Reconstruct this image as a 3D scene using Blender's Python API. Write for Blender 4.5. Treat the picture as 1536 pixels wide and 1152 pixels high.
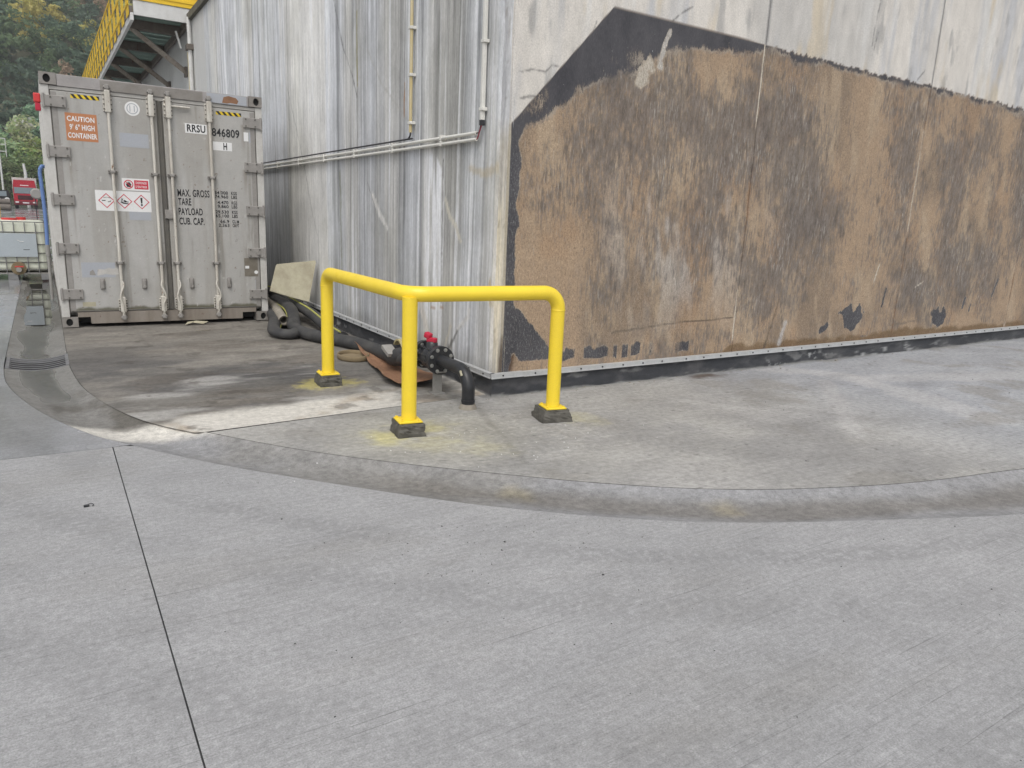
import bpy, bmesh, math, random
import numpy as np
from mathutils import Vector, Matrix
R = math.radians
random.seed(7); rng = np.random.default_rng(7)
S = bpy.context.scene
for o in list(bpy.data.objects): bpy.data.objects.remove(o)
C = S.collection

# ------------------------------------------------------------------ camera
cam = bpy.data.cameras.new('camera'); cob = bpy.data.objects.new('camera', cam); C.objects.link(cob)
cam.sensor_fit = 'HORIZONTAL'; cam.sensor_width = 36; cam.lens = 25.445; cam.clip_end = 3000; cam.clip_start = .05
def cam_axes(yaw, pitch, roll):
    cy, sy, cp, sp = math.cos(yaw), math.sin(yaw), math.cos(pitch), math.sin(pitch)
    f = Vector((sy*cp, cy*cp, -sp)); r = Vector((cy, -sy, 0)); u = r.cross(f)
    return r*math.cos(roll)+u*math.sin(roll), u*math.cos(roll)-r*math.sin(roll), f
r_, u_, f_ = cam_axes(R(32.8205), R(13.0434), R(2.4825))
cob.matrix_world = Matrix(((r_.x, u_.x, -f_.x, -3.203), (r_.y, u_.y, -f_.y, -5.292), (r_.z, u_.z, -f_.z, 1.555), (0, 0, 0, 1)))
S.camera = cob

# ------------------------------------------------------------------ light
SUN_EL, SUN_AZ = R(58), R(215)            # azimuth clockwise from +Y: behind the camera, a little to the left
w = bpy.data.worlds.new('World'); S.world = w; w.use_nodes = True
wn = w.node_tree.nodes; wl = w.node_tree.links; wn.clear()
sky = wn.new('ShaderNodeTexSky'); sky.sky_type = 'NISHITA'; sky.sun_disc = False
sky.sun_elevation = SUN_EL; sky.sun_rotation = SUN_AZ; sky.air_density = 1.0; sky.dust_density = 4.0; sky.ozone_density = 1.0
hs = wn.new('ShaderNodeHueSaturation'); hs.inputs['Saturation'].default_value = .30
bg = wn.new('ShaderNodeBackground'); bg.inputs['Strength'].default_value = .15
wo = wn.new('ShaderNodeOutputWorld')
wl.new(sky.outputs[0], hs.inputs['Color']); wl.new(hs.outputs[0], bg.inputs[0]); wl.new(bg.outputs[0], wo.inputs[0])
sl = bpy.data.lights.new('sun', 'SUN'); sl.energy = .9; sl.angle = R(28); sl.color = (1, .97, .93)
so = bpy.data.objects.new('sun', sl); C.objects.link(so)
sd = Vector((math.sin(SUN_AZ)*math.cos(SUN_EL), math.cos(SUN_AZ)*math.cos(SUN_EL), math.sin(SUN_EL)))
so.rotation_euler = sd.to_track_quat('Z', 'Y').to_euler(); so.location = (-8, -10, 20)
S.view_settings.view_transform = 'Standard'; S.view_settings.look = 'None'
S.view_settings.exposure = .38; S.view_settings.gamma = 1
S.cycles.max_bounces = 8

# ------------------------------------------------------------------ helpers
def lin(r, g, b):
    f = lambda c: (c/255/12.92) if c <= 10 else ((c/255+.055)/1.055)**2.4
    return (f(r), f(g), f(b))

class MB:
    """collects shapes for one mesh object"""
    def __init__(s): s.v = []; s.f = []; s.sm = []; s.mi = []; s.cur = 0
    def add(s, vs, fs, smooth=False):
        n = len(s.v); s.v += [tuple(p) for p in vs]; s.f += [tuple(i+n for i in f) for f in fs]; s.sm += [smooth]*len(fs); s.mi += [s.cur]*len(fs); return s
    def box(s, a, b, M=None, ch=0):
        (x0, y0, z0), (x1, y1, z1) = a, b
        if ch:
            bm = bmesh.new(); bmesh.ops.create_cube(bm, size=1)
            for v in bm.verts: v.co = Vector(((x0+x1)/2+v.co.x*(x1-x0), (y0+y1)/2+v.co.y*(y1-y0), (z0+z1)/2+v.co.z*(z1-z0)))
            bmesh.ops.bevel(bm, geom=bm.edges[:], offset=ch, segments=2, affect='EDGES', profile=.5)
            bm.verts.index_update(); vs = [v.co.copy() for v in bm.verts]; fs = [[v.index for v in f.verts] for f in bm.faces]; bm.free()
        else:
            vs = [Vector(p) for p in ((x0,y0,z0),(x1,y0,z0),(x1,y1,z0),(x0,y1,z0),(x0,y0,z1),(x1,y0,z1),(x1,y1,z1),(x0,y1,z1))]
            fs = [(3,2,1,0),(4,5,6,7),(0,1,5,4),(1,2,6,5),(2,3,7,6),(3,0,4,7)]
        if M is not None: vs = [M @ v for v in vs]
        return s.add(vs, fs)
    def tube(s, pts, r, n=12, cap=True, smooth=True, flat=None, up=None):
        """sweep a circle (or ellipse, flat=(a,b)) along points; r float or list"""
        pts = [Vector(p) for p in pts]; rs = r if isinstance(r, (list, tuple)) else [r]*len(pts)
        vs = []; prev = None
        for i, p in enumerate(pts):
            t = ((pts[min(i+1, len(pts)-1)]-pts[i]).normalized() + (pts[i]-pts[max(i-1, 0)]).normalized())
            t = t.normalized() if t.length > 1e-6 else Vector((0, 0, 1))
            if up is not None: a = Vector(up).cross(t).normalized()
            elif prev is None: a = t.orthogonal().normalized()
            else: a = (prev - t*prev.dot(t)).normalized()
            prev = a; b = t.cross(a)
            fa, fb = flat if flat else (1, 1)
            for k in range(n):
                q = 2*math.pi*k/n; vs.append(p + a*math.cos(q)*rs[i]*fa + b*math.sin(q)*rs[i]*fb)
        fs = [(i*n+k, i*n+(k+1) % n, (i+1)*n+(k+1) % n, (i+1)*n+k) for i in range(len(pts)-1) for k in range(n)]
        s.add(vs, fs, smooth)
        if cap:
            s.add(vs[:n], [tuple(range(n-1, -1, -1))]); s.add(vs[-n:], [tuple(range(n))])
        return s
    def cyl(s, a, b, r, n=16, cap=True, r2=None): return s.tube([a, b], [r, r if r2 is None else r2], n, cap)
    def prism(s, poly, d, M=None):
        """polygon in XZ extruded along +Y by d"""
        n = len(poly); vs = [Vector((x, 0, z)) for x, z in poly]+[Vector((x, d, z)) for x, z in poly]
        fs = [tuple(range(n)), tuple(range(2*n-1, n-1, -1))]+[(i, n+i, n+(i+1) % n, (i+1) % n) for i in range(n)]
        if M is not None: vs = [M @ v for v in vs]
        return s.add(vs, fs)
    def ring_plate(s, x0, x1, z0, z1, hole, y, d):
        """plate facing -Y with a hole (list of x,z ccw), depth d"""
        n = len(hole); cx = sum(h[0] for h in hole)/n; cz = sum(h[1] for h in hole)/n
        out = []
        for hx, hz in hole:
            dx, dz = hx-cx, hz-cz; t = 1e9
            if dx > 1e-9: t = min(t, (x1-cx)/dx)
            if dx < -1e-9: t = min(t, (x0-cx)/dx)
            if dz > 1e-9: t = min(t, (z1-cz)/dz)
            if dz < -1e-9: t = min(t, (z0-cz)/dz)
            out.append((cx+dx*t, cz+dz*t))
        vs = [(x, y, z) for x, z in hole]+[(x, y, z) for x, z in out]+[(x, y+d, z) for x, z in hole]
        fs = []
        for i in range(n):
            j = (i+1) % n; fs += [(i, j, n+j, n+i), (i, 2*n+i, 2*n+j, j)]
        s.add(vs, fs)
        for cx_, cz_ in ((x0, z0), (x1, z0), (x1, z1), (x0, z1)):        # fill the corners the radial cut leaves
            k = sorted(range(n), key=lambda i: (out[i][0]-cx_)**2+(out[i][1]-cz_)**2)[:2]
            s.add([(cx_, y, cz_), (out[k[0]][0], y, out[k[0]][1]), (out[k[1]][0], y, out[k[1]][1])], [(0, 1, 2)])
        return s
    def build(s, name, mat, parent=None, loc=None):
        me = bpy.data.meshes.new(name); me.from_pydata([tuple(v) for v in s.v], [], s.f); me.validate()
        mats = mat if isinstance(mat, (list, tuple)) else [mat]
        for q in mats: me.materials.append(q)
        if len(me.polygons) == len(s.sm):
            me.polygons.foreach_set('use_smooth', s.sm)
            if len(s.mi) == len(s.sm): me.polygons.foreach_set('material_index', s.mi)
        bm = bmesh.new(); bm.from_mesh(me); bmesh.ops.recalc_face_normals(bm, faces=bm.faces[:]); bm.to_mesh(me); bm.free()
        return link(name, me, None, parent, loc)

def link(name, me, mat, parent=None, loc=None):
    o = bpy.data.objects.new(name, me); C.objects.link(o)
    if mat is not None and me is not None and not len(me.materials): me.materials.append(mat)
    if parent is not None: o.parent = parent
    if loc is not None: o.location = loc
    return o
def tag(o, label=None, cat=None, group=None, kind=None):
    if label: o['label'] = label
    if cat: o['category'] = cat
    if group: o['group'] = group
    if kind: o['kind'] = kind
    return o
def empty(name, label, cat, loc=(0, 0, 0), group=None):
    o = bpy.data.objects.new(name, None); C.objects.link(o); o.location = loc; o.empty_display_size = .2
    return tag(o, label, cat, group)
def struct(o): o['kind'] = 'structure'; return o
def cp(o, parent=None, loc=None):
    c = o.copy(); C.objects.link(c)
    if parent is not None: c.parent = parent
    if loc is not None: c.location = loc
    return c
def spline(pts, n=8):
    P = [Vector(p) for p in pts]; out = []
    for i in range(len(P)-1):
        p0, p1, p2, p3 = P[max(i-1, 0)], P[i], P[i+1], P[min(i+2, len(P)-1)]
        for k in range(n):
            t = k/n
            out.append(.5*((2*p1)+(p2-p0)*t+(2*p0-5*p1+4*p2-p3)*t*t+(3*p1-p0-3*p2+p3)*t**3))
    return out+[P[-1]]
def arc(c, a, b, a0, a1, n=8):
    """points c + a*cos + b*sin"""
    c, a, b = Vector(c), Vector(a), Vector(b)
    return [c+a*math.cos(a0+(a1-a0)*i/n)+b*math.sin(a0+(a1-a0)*i/n) for i in range(n+1)]

# numpy noise ------------------------------------------------------
def _h(ix, iy, seed):
    n = (ix.astype(np.int64)*374761393+iy.astype(np.int64)*668265263+seed*1274126177) & 0xffffffff
    n = ((n ^ (n >> 13))*1274126177) & 0xffffffff
    return ((n ^ (n >> 16)) & 0xffff)/65535.
def vn(x, y, seed=0):
    x, y = np.broadcast_arrays(np.asarray(x, float), np.asarray(y, float))
    ix, iy = np.floor(x), np.floor(y); fx, fy = x-ix, y-iy; fx = fx*fx*(3-2*fx); fy = fy*fy*(3-2*fy)
    a, b, c, d = _h(ix, iy, seed), _h(ix+1, iy, seed), _h(ix, iy+1, seed), _h(ix+1, iy+1, seed)
    return (a*(1-fx)+b*fx)*(1-fy)+(c*(1-fx)+d*fx)*fy
def fbm(x, y, o=4, seed=0, g=.55):
    s = 0; a = 1; t = 0
    for i in range(o): s = s+a*vn(x*2**i+i*17.3, y*2**i+i*9.1, seed+i); t += a; a *= g
    return s/t
def ss(a, b, x): t = np.clip((x-a)/(b-a), 0, 1); return t*t*(3-2*t)
def mixc(c, d, m): return c*(1-m[..., None])+np.asarray(d, float)*m[..., None]
def dseg(x, y, pts):
    """distance to a polyline"""
    best = np.full(x.shape, 1e9)
    for (ax, ay), (bx, by) in zip(pts[:-1], pts[1:]):
        dx, dy = bx-ax, by-ay; t = np.clip(((x-ax)*dx+(y-ay)*dy)/(dx*dx+dy*dy+1e-12), 0, 1)
        best = np.minimum(best, np.hypot(x-ax-t*dx, y-ay-t*dy))
    return best
def grid_mesh(name, P, col, mat, parent=None, smooth=True, skirt=None, msk=None):
    """P (n,m,3) points, col (n,m,4); skirt = vector: closes the rim backwards"""
    n, m = P.shape[:2]; V = P.reshape(-1, 3)
    i = np.arange(n-1)[:, None]*m+np.arange(m-1)[None]
    F = np.stack([i, i+m, i+m+1, i+1], -1).reshape(-1, 4)
    cl = col.reshape(-1, 4); mk = None if msk is None else msk.reshape(-1, 4)
    if skirt is not None:
        rim = np.concatenate([np.arange(m), np.arange(1, n)*m+m-1, (n-1)*m+np.arange(m-2, -1, -1), np.arange(n-2, 0, -1)*m])
        k = len(rim); base = len(V); V = np.concatenate([V, V[rim], V[rim]+np.array(skirt)]); cl = np.concatenate([cl, cl[rim], cl[rim]]); mk = None if mk is None else np.concatenate([mk, mk[rim], mk[rim]])
        j = np.arange(k); j2 = (j+1) % k
        F = np.concatenate([F, np.stack([base+j2, base+j, base+k+j, base+k+j2], -1)[:, ::-1]])
    me = bpy.data.meshes.new(name); me.vertices.add(len(V)); me.vertices.foreach_set('co', V.astype(np.float32).ravel())
    me.loops.add(len(F)*4); me.loops.foreach_set('vertex_index', F.astype(np.int32).ravel())
    me.polygons.add(len(F)); me.polygons.foreach_set('loop_start', np.arange(len(F), dtype=np.int32)*4)
    me.polygons.foreach_set('loop_total', np.full(len(F), 4, np.int32))
    me.update(calc_edges=True)
    if smooth: me.polygons.foreach_set('use_smooth', np.ones(len(F), bool))
    at = me.color_attributes.new('Col', 'FLOAT_COLOR', 'POINT'); at.data.foreach_set('color', cl.astype(np.float32).ravel())
    if mk is not None: a2 = me.color_attributes.new('Msk', 'FLOAT_COLOR', 'POINT'); a2.data.foreach_set('color', mk.astype(np.float32).ravel())
    return link(name, me, mat, parent)

# ------------------------------------------------------------------ materials
class NB:
    def __init__(s, name):
        s.m = bpy.data.materials.new(name); s.m.use_nodes = True; s.t = s.m.node_tree; s.n = s.t.nodes
        s.p = s.n['Principled BSDF']; s._co = None
    def new(s, ty, **kw):
        n = s.n.new(ty)
        for k, v in kw.items(): setattr(n, k, v)
        return n
    def put(s, sock, v):
        if isinstance(v, bpy.types.NodeSocket): s.t.links.new(v, sock)
        elif isinstance(v, (tuple, list)) and len(v) == 3 and sock.type == 'RGBA': sock.default_value = (*v, 1)
        else: sock.default_value = v
    def co(s, scale=(1, 1, 1), rot=(0, 0, 0), kind='Object', loc=(0, 0, 0)):
        if s._co is None: s._co = s.new('ShaderNodeTexCoord')
        m = s.new('ShaderNodeMapping'); m.inputs['Scale'].default_value = scale; m.inputs['Rotation'].default_value = rot; m.inputs['Location'].default_value = loc
        s.t.links.new(s._co.outputs[kind], m.inputs['Vector']); return m.outputs[0]
    def noise(s, scale, detail=4, rough=.55, vec=None, dist=0):
        n = s.new('ShaderNodeTexNoise'); n.inputs['Scale'].default_value = scale; n.inputs['Detail'].default_value = detail
        n.inputs['Roughness'].default_value = rough; n.inputs['Distortion'].default_value = dist
        s.t.links.new(vec if vec is not None else s.co(), n.inputs['Vector']); return n.outputs['Fac']
    def ramp(s, f, stops):
        n = s.new('ShaderNodeValToRGB'); e = n.color_ramp.elements
        while len(e) < len(stops): e.new(.5)
        for k, (p, c) in zip(e, stops): k.position = p; k.color = (*c, 1) if isinstance(c, tuple) else (c, c, c, 1)
        s.put(n.inputs[0], f); return n.outputs[0]
    def mix(s, f, a, b, mode='MIX'):
        n = s.new('ShaderNodeMix', data_type='RGBA', blend_type=mode); n.clamp_factor = True
        s.put(n.inputs[0], f); s.put(n.inputs[6], a); s.put(n.inputs[7], b); return n.outputs[2]
    def math(s, op, a, b=0.):
        n = s.new('ShaderNodeMath', operation=op); s.put(n.inputs[0], a); s.put(n.inputs[1], b); return n.outputs[0]
    def bump(s, h, strength=.3, dist=.01, normal=None):
        n = s.new('ShaderNodeBump'); n.inputs['Strength'].default_value = strength; n.inputs['Distance'].default_value = dist
        s.put(n.inputs['Height'], h)
        if normal is not None: s.put(n.inputs['Normal'], normal)
        return n.outputs[0]
    def set(s, **kw):
        for k, v in kw.items(): s.put(s.p.inputs[k.replace('_', ' ')], v)
        return s
def worn(name, c, dirt=None, amt=.35, rough=.6, metal=0., scale=6., bump=.12, streak=False, fine=60., rust=None, rust_at=.68):
    b = NB(name); dirt = dirt or tuple(x*.45 for x in c)
    v = b.co((1, 1, .12)) if streak else b.co()
    m = b.ramp(b.noise(scale, 6, .65, v), [(.38, 0.), (.72, 1.)])
    col = b.mix(b.math('MULTIPLY', m, amt), c, dirt)
    col = b.mix(.35, col, b.mix(b.noise(fine, 3), tuple(x*.72 for x in c), tuple(min(1, x*1.22) for x in c)))
    if rust:
        rm = b.ramp(b.noise(scale*1.7, 7, .7, b.co((1, 1, .5), loc=(3, 7, 1))), [(rust_at, 0.), (rust_at+.08, 1.)])
        col = b.mix(rm, col, rust)
    b.set(Base_Color=col, Roughness=b.ramp(b.noise(scale*2, 4), [(.2, max(.05, rough-.15)), (.8, min(1, rough+.15))]), Metallic=metal,
          Normal=b.bump(b.noise(fine*.8, 5), bump, .004))
    return b.m

def concrete_yard(name, c1, c2, wet=False):
    b = NB(name); K = lambda k: tuple(min(1, x*k) for x in c1)
    base = b.mix(b.ramp(b.noise(.5, 6, .6), [(.35, 0.), (.66, 1.)]), c1, c2)
    base = b.mix(b.math('MULTIPLY', b.ramp(b.noise(2.2, 8, .7, b.co((.7, 1.2, 1))), [(.40, 0.), (.68, 1.)]), .45), base, K(.72))
    base = b.mix(b.math('MULTIPLY', b.ramp(b.noise(5, 8, .72, b.co(loc=(9, 2, 0))), [(.48, 0.), (.70, 1.)]), .40), base, K(1.28))
    base = b.mix(b.math('MULTIPLY', b.ramp(b.noise(1.1, 5, .6, b.co((.5, 1.3, 1), loc=(2, 8, 0))), [(.52, 0.), (.72, 1.)]), .30), base, tuple(x*k for x, k in zip(c1, (.74, .70, .62))))
    broom = b.noise(1, 6, .75, b.co((5, 75, 1), rot=(0, 0, R(1.5))))
    base = b.mix(1., base, b.ramp(broom, [(.26, .84), (.5, 1.0), (.74, 1.12)]), 'MULTIPLY')
    scr = b.noise(1, 4, .65, b.co((.9, 120, 1), rot=(0, 0, R(1.5)), loc=(4, 3, 0)))
    base = b.mix(b.math('MULTIPLY', b.ramp(scr, [(.61, 0.), (.67, 1.)]), .55), base, K(.40))
    grain = b.noise(150, 4, .75); base = b.mix(1., base, b.ramp(grain, [(.30, .66), (.5, 1.0), (.70, 1.26)]), 'MULTIPLY')
    pits = b.noise(48, 4, .7, b.co((.7, 1.6, 1))); base = b.mix(b.math('MULTIPLY', b.ramp(pits, [(.64, 0.), (.70, 1.)]), .55), base, K(.45))
    base = b.mix(1., base, b.ramp(b.noise(38, 5, .7, b.co(loc=(3, 3, 3))), [(.3, .80), (.7, 1.17)]), 'MULTIPLY')
    # arcs of damp tyre tread, left by lorries turning round the corner
    gx = b.new('ShaderNodeSeparateXYZ'); b.t.links.new(b.co(loc=(-2.2, -2.1, 0)), gx.inputs[0])
    rad = b.math('SQRT', b.math('ADD', b.math('MULTIPLY', gx.outputs[0], gx.outputs[0]), b.math('MULTIPLY', gx.outputs[1], gx.outputs[1])))
    ang = b.math('ARCTAN2', gx.outputs[1], gx.outputs[0])
    tread = b.ramp(b.noise(1, 2, .5, None), [(0., 0.), (1., 1.)])
    cv = b.new('ShaderNodeCombineXYZ'); b.put(cv.inputs[0], b.math('MULTIPLY', ang, 120)); b.put(cv.inputs[1], b.math('MULTIPLY', rad, 13))
    tn = b.noise(1.3, 3, .6, cv.outputs[0])
    for r0, w0, k in ((5.95, .10, .36), (6.42, .13, .26), (7.25, .14, .24)):
        band = b.ramp(b.math('ABSOLUTE', b.math('SUBTRACT', rad, r0)), [(w0*.55, 1.), (w0, 0.)])
        patch = b.ramp(b.noise(.7, 2, .5, b.co(loc=(r0*3, 1, 0))), [(.36, 0.), (.52, 1.)])
        f = b.math('MULTIPLY', b.math('MULTIPLY', band, patch), b.math('MULTIPLY', b.ramp(tn, [(.42, 0.), (.52, 1.)]), k))
        base = b.mix(f, base, K(.60))
    rough = .86
    if wet:
        wm = b.ramp(b.noise(.55, 5, .6, b.co((1, .6, 1))), [(.34, 0.), (.52, 1.)])
        base = b.mix(b.math('MULTIPLY', wm, .38), base, K(.45)); rough = b.ramp(wm, [(0., .42), (1., .10)])
    hgt = b.math('ADD', b.math('MULTIPLY', broom, .6), b.math('MULTIPLY', grain, .5))
    b.set(Base_Color=base, Roughness=rough, Normal=b.bump(hgt, .30 if not wet else .04, .006))
    b.p.inputs['Specular IOR Level'].default_value = .35
    return b.m

def painted(name, fine=180., streak=(1, 1, 1), rough=.85, bump=.35, bd=.004, amt=.30, wet=False, broom=False, wallstreak=None, sk=1.):
    """albedo laid out in the mesh attribute Col (alpha = gloss/wetness mask), fine grain added here"""
    b = NB(name); a = b.new('ShaderNodeVertexColor', layer_name='Col')
    n1 = b.noise(fine, 4, .7, b.co(streak)); n2 = b.noise(fine*.14, 5, .65, b.co(streak, loc=(5, 2, 8)))
    k = b.mix(.5, b.ramp(n1, [(.25, 1-amt*1.3), (.75, 1+amt)]), b.ramp(n2, [(.25, 1-amt), (.75, 1+amt)]))
    col = b.mix(1., a.outputs[0], k, 'MULTIPLY'); h = n1
    if broom:
        br = b.noise(1, 5, .7, b.co((2.2, 95, 1), rot=(0, 0, R(2))))
        col = b.mix(1., col, b.ramp(br, [(.28, .82), (.72, 1.15)]), 'MULTIPLY'); h = b.math('ADD', b.math('MULTIPLY', br, .7), b.math('MULTIPLY', n1, .5))
    if wallstreak:
        sf = 1. if sk == 1. else b.ramp(a.outputs[1], [(0., sk), (.25, 1.)])
        st = b.noise(1, 4, .6, b.co(wallstreak)); col = b.mix(sf, col, b.ramp(st, [(.3, .88), (.7, 1.10)]), 'MULTIPLY')
        st3 = b.noise(1, 4, .65, b.co(tuple(x*2.9 for x in wallstreak), loc=(1, 6, 2))); col = b.mix(sf, col, b.ramp(st3, [(.3, .85), (.7, 1.12)]), 'MULTIPLY')
        st2 = b.noise(1, 4, .6, b.co(tuple(x*.31 if i < 2 else x*.4 for i, x in enumerate(wallstreak)), loc=(3, 1, 4))); col = b.mix(1., col, b.ramp(st2, [(.3, .9), (.7, 1.08)]), 'MULTIPLY')
    ro = b.ramp(a.outputs[1], [(0., rough), (1., .12)]) if wet else rough
    b.set(Base_Color=col, Roughness=ro, Normal=b.bump(h, bump, bd))
    b.p.inputs['Specular IOR Level'].default_value = .35
    return b.m

def coated_wall(name):
    """concrete, or bitumen coat with a muddy wash: the mesh carries where (Msk: wash, smear, coat), the grain of the edges is added here"""
    b = NB(name); a = b.new('ShaderNodeVertexColor', layer_name='Col'); k = b.new('ShaderNodeVertexColor', layer_name='Msk')
    sep = b.new('ShaderNodeSeparateColor'); b.t.links.new(k.outputs[0], sep.inputs[0]); wash, smear, coat = sep.outputs
    scuff = b.noise(1, 6, .72, b.co((34, 1, 7), rot=(0, R(4), 0))); fine = b.noise(1, 5, .75, b.co((120, 1, 26), rot=(0, R(4), 0), loc=(3, 1, 2))); grit = b.noise(85, 5, .75)
    blot = b.noise(9, 6, .7, b.co((1, 1, .7)))
    nz = b.math('ADD', b.math('ADD', b.math('MULTIPLY', b.math('SUBTRACT', scuff, .5), 1.9), b.math('MULTIPLY', b.math('SUBTRACT', fine, .5), 1.4)), b.math('ADD', b.math('MULTIPLY', b.math('SUBTRACT', grit, .5), 1.0), b.math('MULTIPLY', b.math('SUBTRACT', blot, .5), 1.2)))
    conc = b.mix(1., a.outputs[0], b.ramp(b.noise(70, 5, .7), [(.28, .80), (.72, 1.16)]), 'MULTIPLY'); conc = b.mix(1., conc, b.ramp(b.noise(6, 6, .7, b.co((1, 1, .5))), [(.3, .88), (.7, 1.08)]), 'MULTIPLY')
    tan = b.mix(1., a.outputs[0], b.ramp(fine, [(.34, .66), (.66, 1.30)]), 'MULTIPLY'); tan = b.mix(1., tan, b.ramp(grit, [(.36, .72), (.64, 1.24)]), 'MULTIPLY')
    dark = b.mix(b.ramp(b.noise(1, 5, .7, b.co((18, 1, 5), loc=(7, 0, 3))), [(.38, 0.), (.68, 1.)]), (.085, .076, .072), (.205, .185, .17))
    dark = b.mix(1., dark, b.ramp(fine, [(.28, .62), (.75, 1.45)]), 'MULTIPLY')
    s1 = b.ramp(b.math('ADD', smear, nz), [(.34, 0.), (.68, 1.)]); tan = b.mix(b.math('MULTIPLY', s1, .80), tan, dark)
    pale = b.ramp(b.math('ADD', b.math('MULTIPLY', smear, .10), b.noise(1, 5, .7, b.co((62, 1, 6), rot=(0, R(7), 0), loc=(1, 8, 5)))), [(.615, 0.), (.70, 1.)])
    pale = b.math('MULTIPLY', pale, b.ramp(b.noise(1.6, 4, .6, b.co(loc=(8, 3, 1))), [(.42, 0.), (.62, .75)])); tan = b.mix(pale, tan, (.50, .47, .42))
    blk = b.mix(b.ramp(b.noise(3, 6, .65, b.co((1, 1, .4))), [(.35, 0.), (.7, 1.)]), (.050, .049, .055), (.095, .092, .098)); blk = b.mix(1., blk, b.ramp(fine, [(.3, .82), (.7, 1.2)]), 'MULTIPLY')
    zz_ = b.new('ShaderNodeSeparateXYZ'); b.t.links.new(b.co(), zz_.inputs[0])
    wear = b.math('MULTIPLY', b.ramp(b.math('MULTIPLY', zz_.outputs[2], .2), [(.38, 1.), (.46, .12)]), b.ramp(b.math('ADD', fine, b.math('MULTIPLY', b.math('SUBTRACT', grit, .5), .6)), [(.52, 0.), (.70, .62)])); blk = b.mix(wear, blk, (.33, .33, .325))
    sp = b.ramp(b.noise(45, 2, .5, b.co((1, 1, .5))), [(.735, 0.), (.76, .8)]); blk = b.mix(b.math('MULTIPLY', sp, b.ramp(b.noise(2.4, 3), [(.5, 0.), (.62, 1.)])), blk, (.5, .5, .49))
    s2 = b.ramp(b.math('ADD', wash, b.math('MULTIPLY', nz, .42)), [(.32, 0.), (.68, 1.)])
    mud = b.mix(s2, blk, tan); rim = b.math('MULTIPLY', b.ramp(s2, [(.22, 0.), (.45, .55), (.70, .5), (.92, 0.)]), b.ramp(b.noise(7, 3), [(.40, .1), (.6, 1.)])); mud = b.mix(rim, mud, (.46, .405, .325))
    col = b.mix(coat, conc, mud)
    b.set(Base_Color=col, Roughness=b.ramp(s2, [(0., .62), (1., .9)]), Normal=b.bump(b.math('ADD', b.math('MULTIPLY', fine, .5), b.math('ADD', grit, b.math('MULTIPLY', scuff, .4))), .45, .006))
    b.p.inputs['Specular IOR Level'].default_value = .3
    return b.m

M = {}
M['yard'] = concrete_yard('broomed_concrete', (.300, .300, .300), (.340, .339, .338))
M['yard_wet'] = concrete_yard('wet_concrete', (.30, .305, .315), (.36, .365, .375), wet=True)
M['apron'] = painted('apron_concrete', 150, rough=.86, bump=.28, broom=True, wet=True, amt=.5)
M['gutter'] = painted('gutter_concrete', 150, rough=.82, bump=.35, wet=True, amt=.6)
M['wall_l'] = painted('stained_wall_concrete', 90, (1, 1, .25), bump=.3, wallstreak=(1, 60, .5))
M['wall_r'] = coated_wall('coated_wall')
M['sealant'] = worn('grey_joint_sealant', (.035, .035, .036), dirt=(.17, .17, .17), amt=.9, rough=.8, scale=5)
b_ = NB('puddle_water'); b_.set(Base_Color=(.045, .043, .038), Roughness=.02, Normal=b_.bump(b_.noise(9, 2), .02, .01)); M['water'] = b_.m
M['soil'] = worn('bare_ground', (.05, .048, .045), rough=.9, bump=.3)
M['yellow'] = worn('yellow_paint', (.87, .64, .040), dirt=(.66, .46, .04), amt=.45, rough=.40, bump=.14, scale=5, fine=120, rust=(.42, .33, .10), rust_at=.735)
M['block'] = worn('dark_mortar', (.066, .062, .052), dirt=(.20, .19, .165), amt=.7, rough=.85, scale=14, bump=.5, fine=90)
M['membrane'] = worn('bitumen_membrane', (.028, .030, .034), dirt=(.20, .20, .19), amt=.7, rough=.55, scale=9, bump=.3)
M['alu'] = worn('aluminium_flashing', (.50, .51, .51), dirt=(.30, .29, .27), amt=.6, rough=.45, metal=.15, scale=9)
M['bolt'] = worn('zinc_bolt', (.45, .45, .43), rough=.4, metal=.8)
M['darkbolt'] = worn('dark_bolt', (.05, .05, .05), rough=.5, metal=.5)
M['pvc'] = worn('white_conduit_plastic', (.70, .69, .64), dirt=(.42, .41, .38), amt=.5, rough=.5, streak=False)
M['pvc_old'] = worn('yellowed_conduit_plastic', (.52, .42, .20), dirt=(.60, .58, .50), amt=.8, rough=.5, scale=3)
M['cable'] = worn('dark_cable', (.03, .03, .034), rough=.5)
M['redcable'] = worn('red_cable', (.30, .04, .06), rough=.5)
M['hdpe'] = worn('black_polyethylene', (.017, .018, .021), dirt=(.06, .06, .06), amt=.5, rough=.38, scale=8, bump=.06)
M['hose'] = worn('black_rubber_hose', (.028, .028, .030), dirt=(.14, .135, .12), amt=.65, rough=.7, scale=7, bump=.3)
M['stripe'] = worn('hose_stripe', (.42, .42, .10), dirt=(.18, .18, .08), amt=.7, rough=.7, scale=14)
M['corr'] = worn('grey_corrugated_pipe', (.30, .27, .22), dirt=(.10, .09, .08), amt=.8, rough=.75, scale=9)
M['redh'] = worn('red_valve_handle', (.50, .018, .05), rough=.4)
M['brass'] = worn('brass_coupling', (.55, .47, .25), dirt=(.3, .25, .12), amt=.5, rough=.45, metal=.3)
M['steel'] = worn('galvanised_steel', (.36, .35, .33), dirt=(.16, .15, .14), amt=.6, rough=.5, metal=.5, scale=10)
M['iron'] = worn('cast_iron', (.20, .20, .205), dirt=(.09, .085, .08), amt=.5, rough=.45, metal=.2)
M['rust'] = worn('rusty_sheet', (.27, .145, .080), dirt=(.13, .065, .038), amt=.8, rough=.8, scale=7, bump=.3)
M['board'] = worn('cream_board', (.43, .40, .29), dirt=(.19, .16, .11), amt=.9, rough=.7, scale=5, bump=.15)
M['fibre'] = worn('fibre_ring', (.22, .17, .10), rough=.9)
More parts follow.
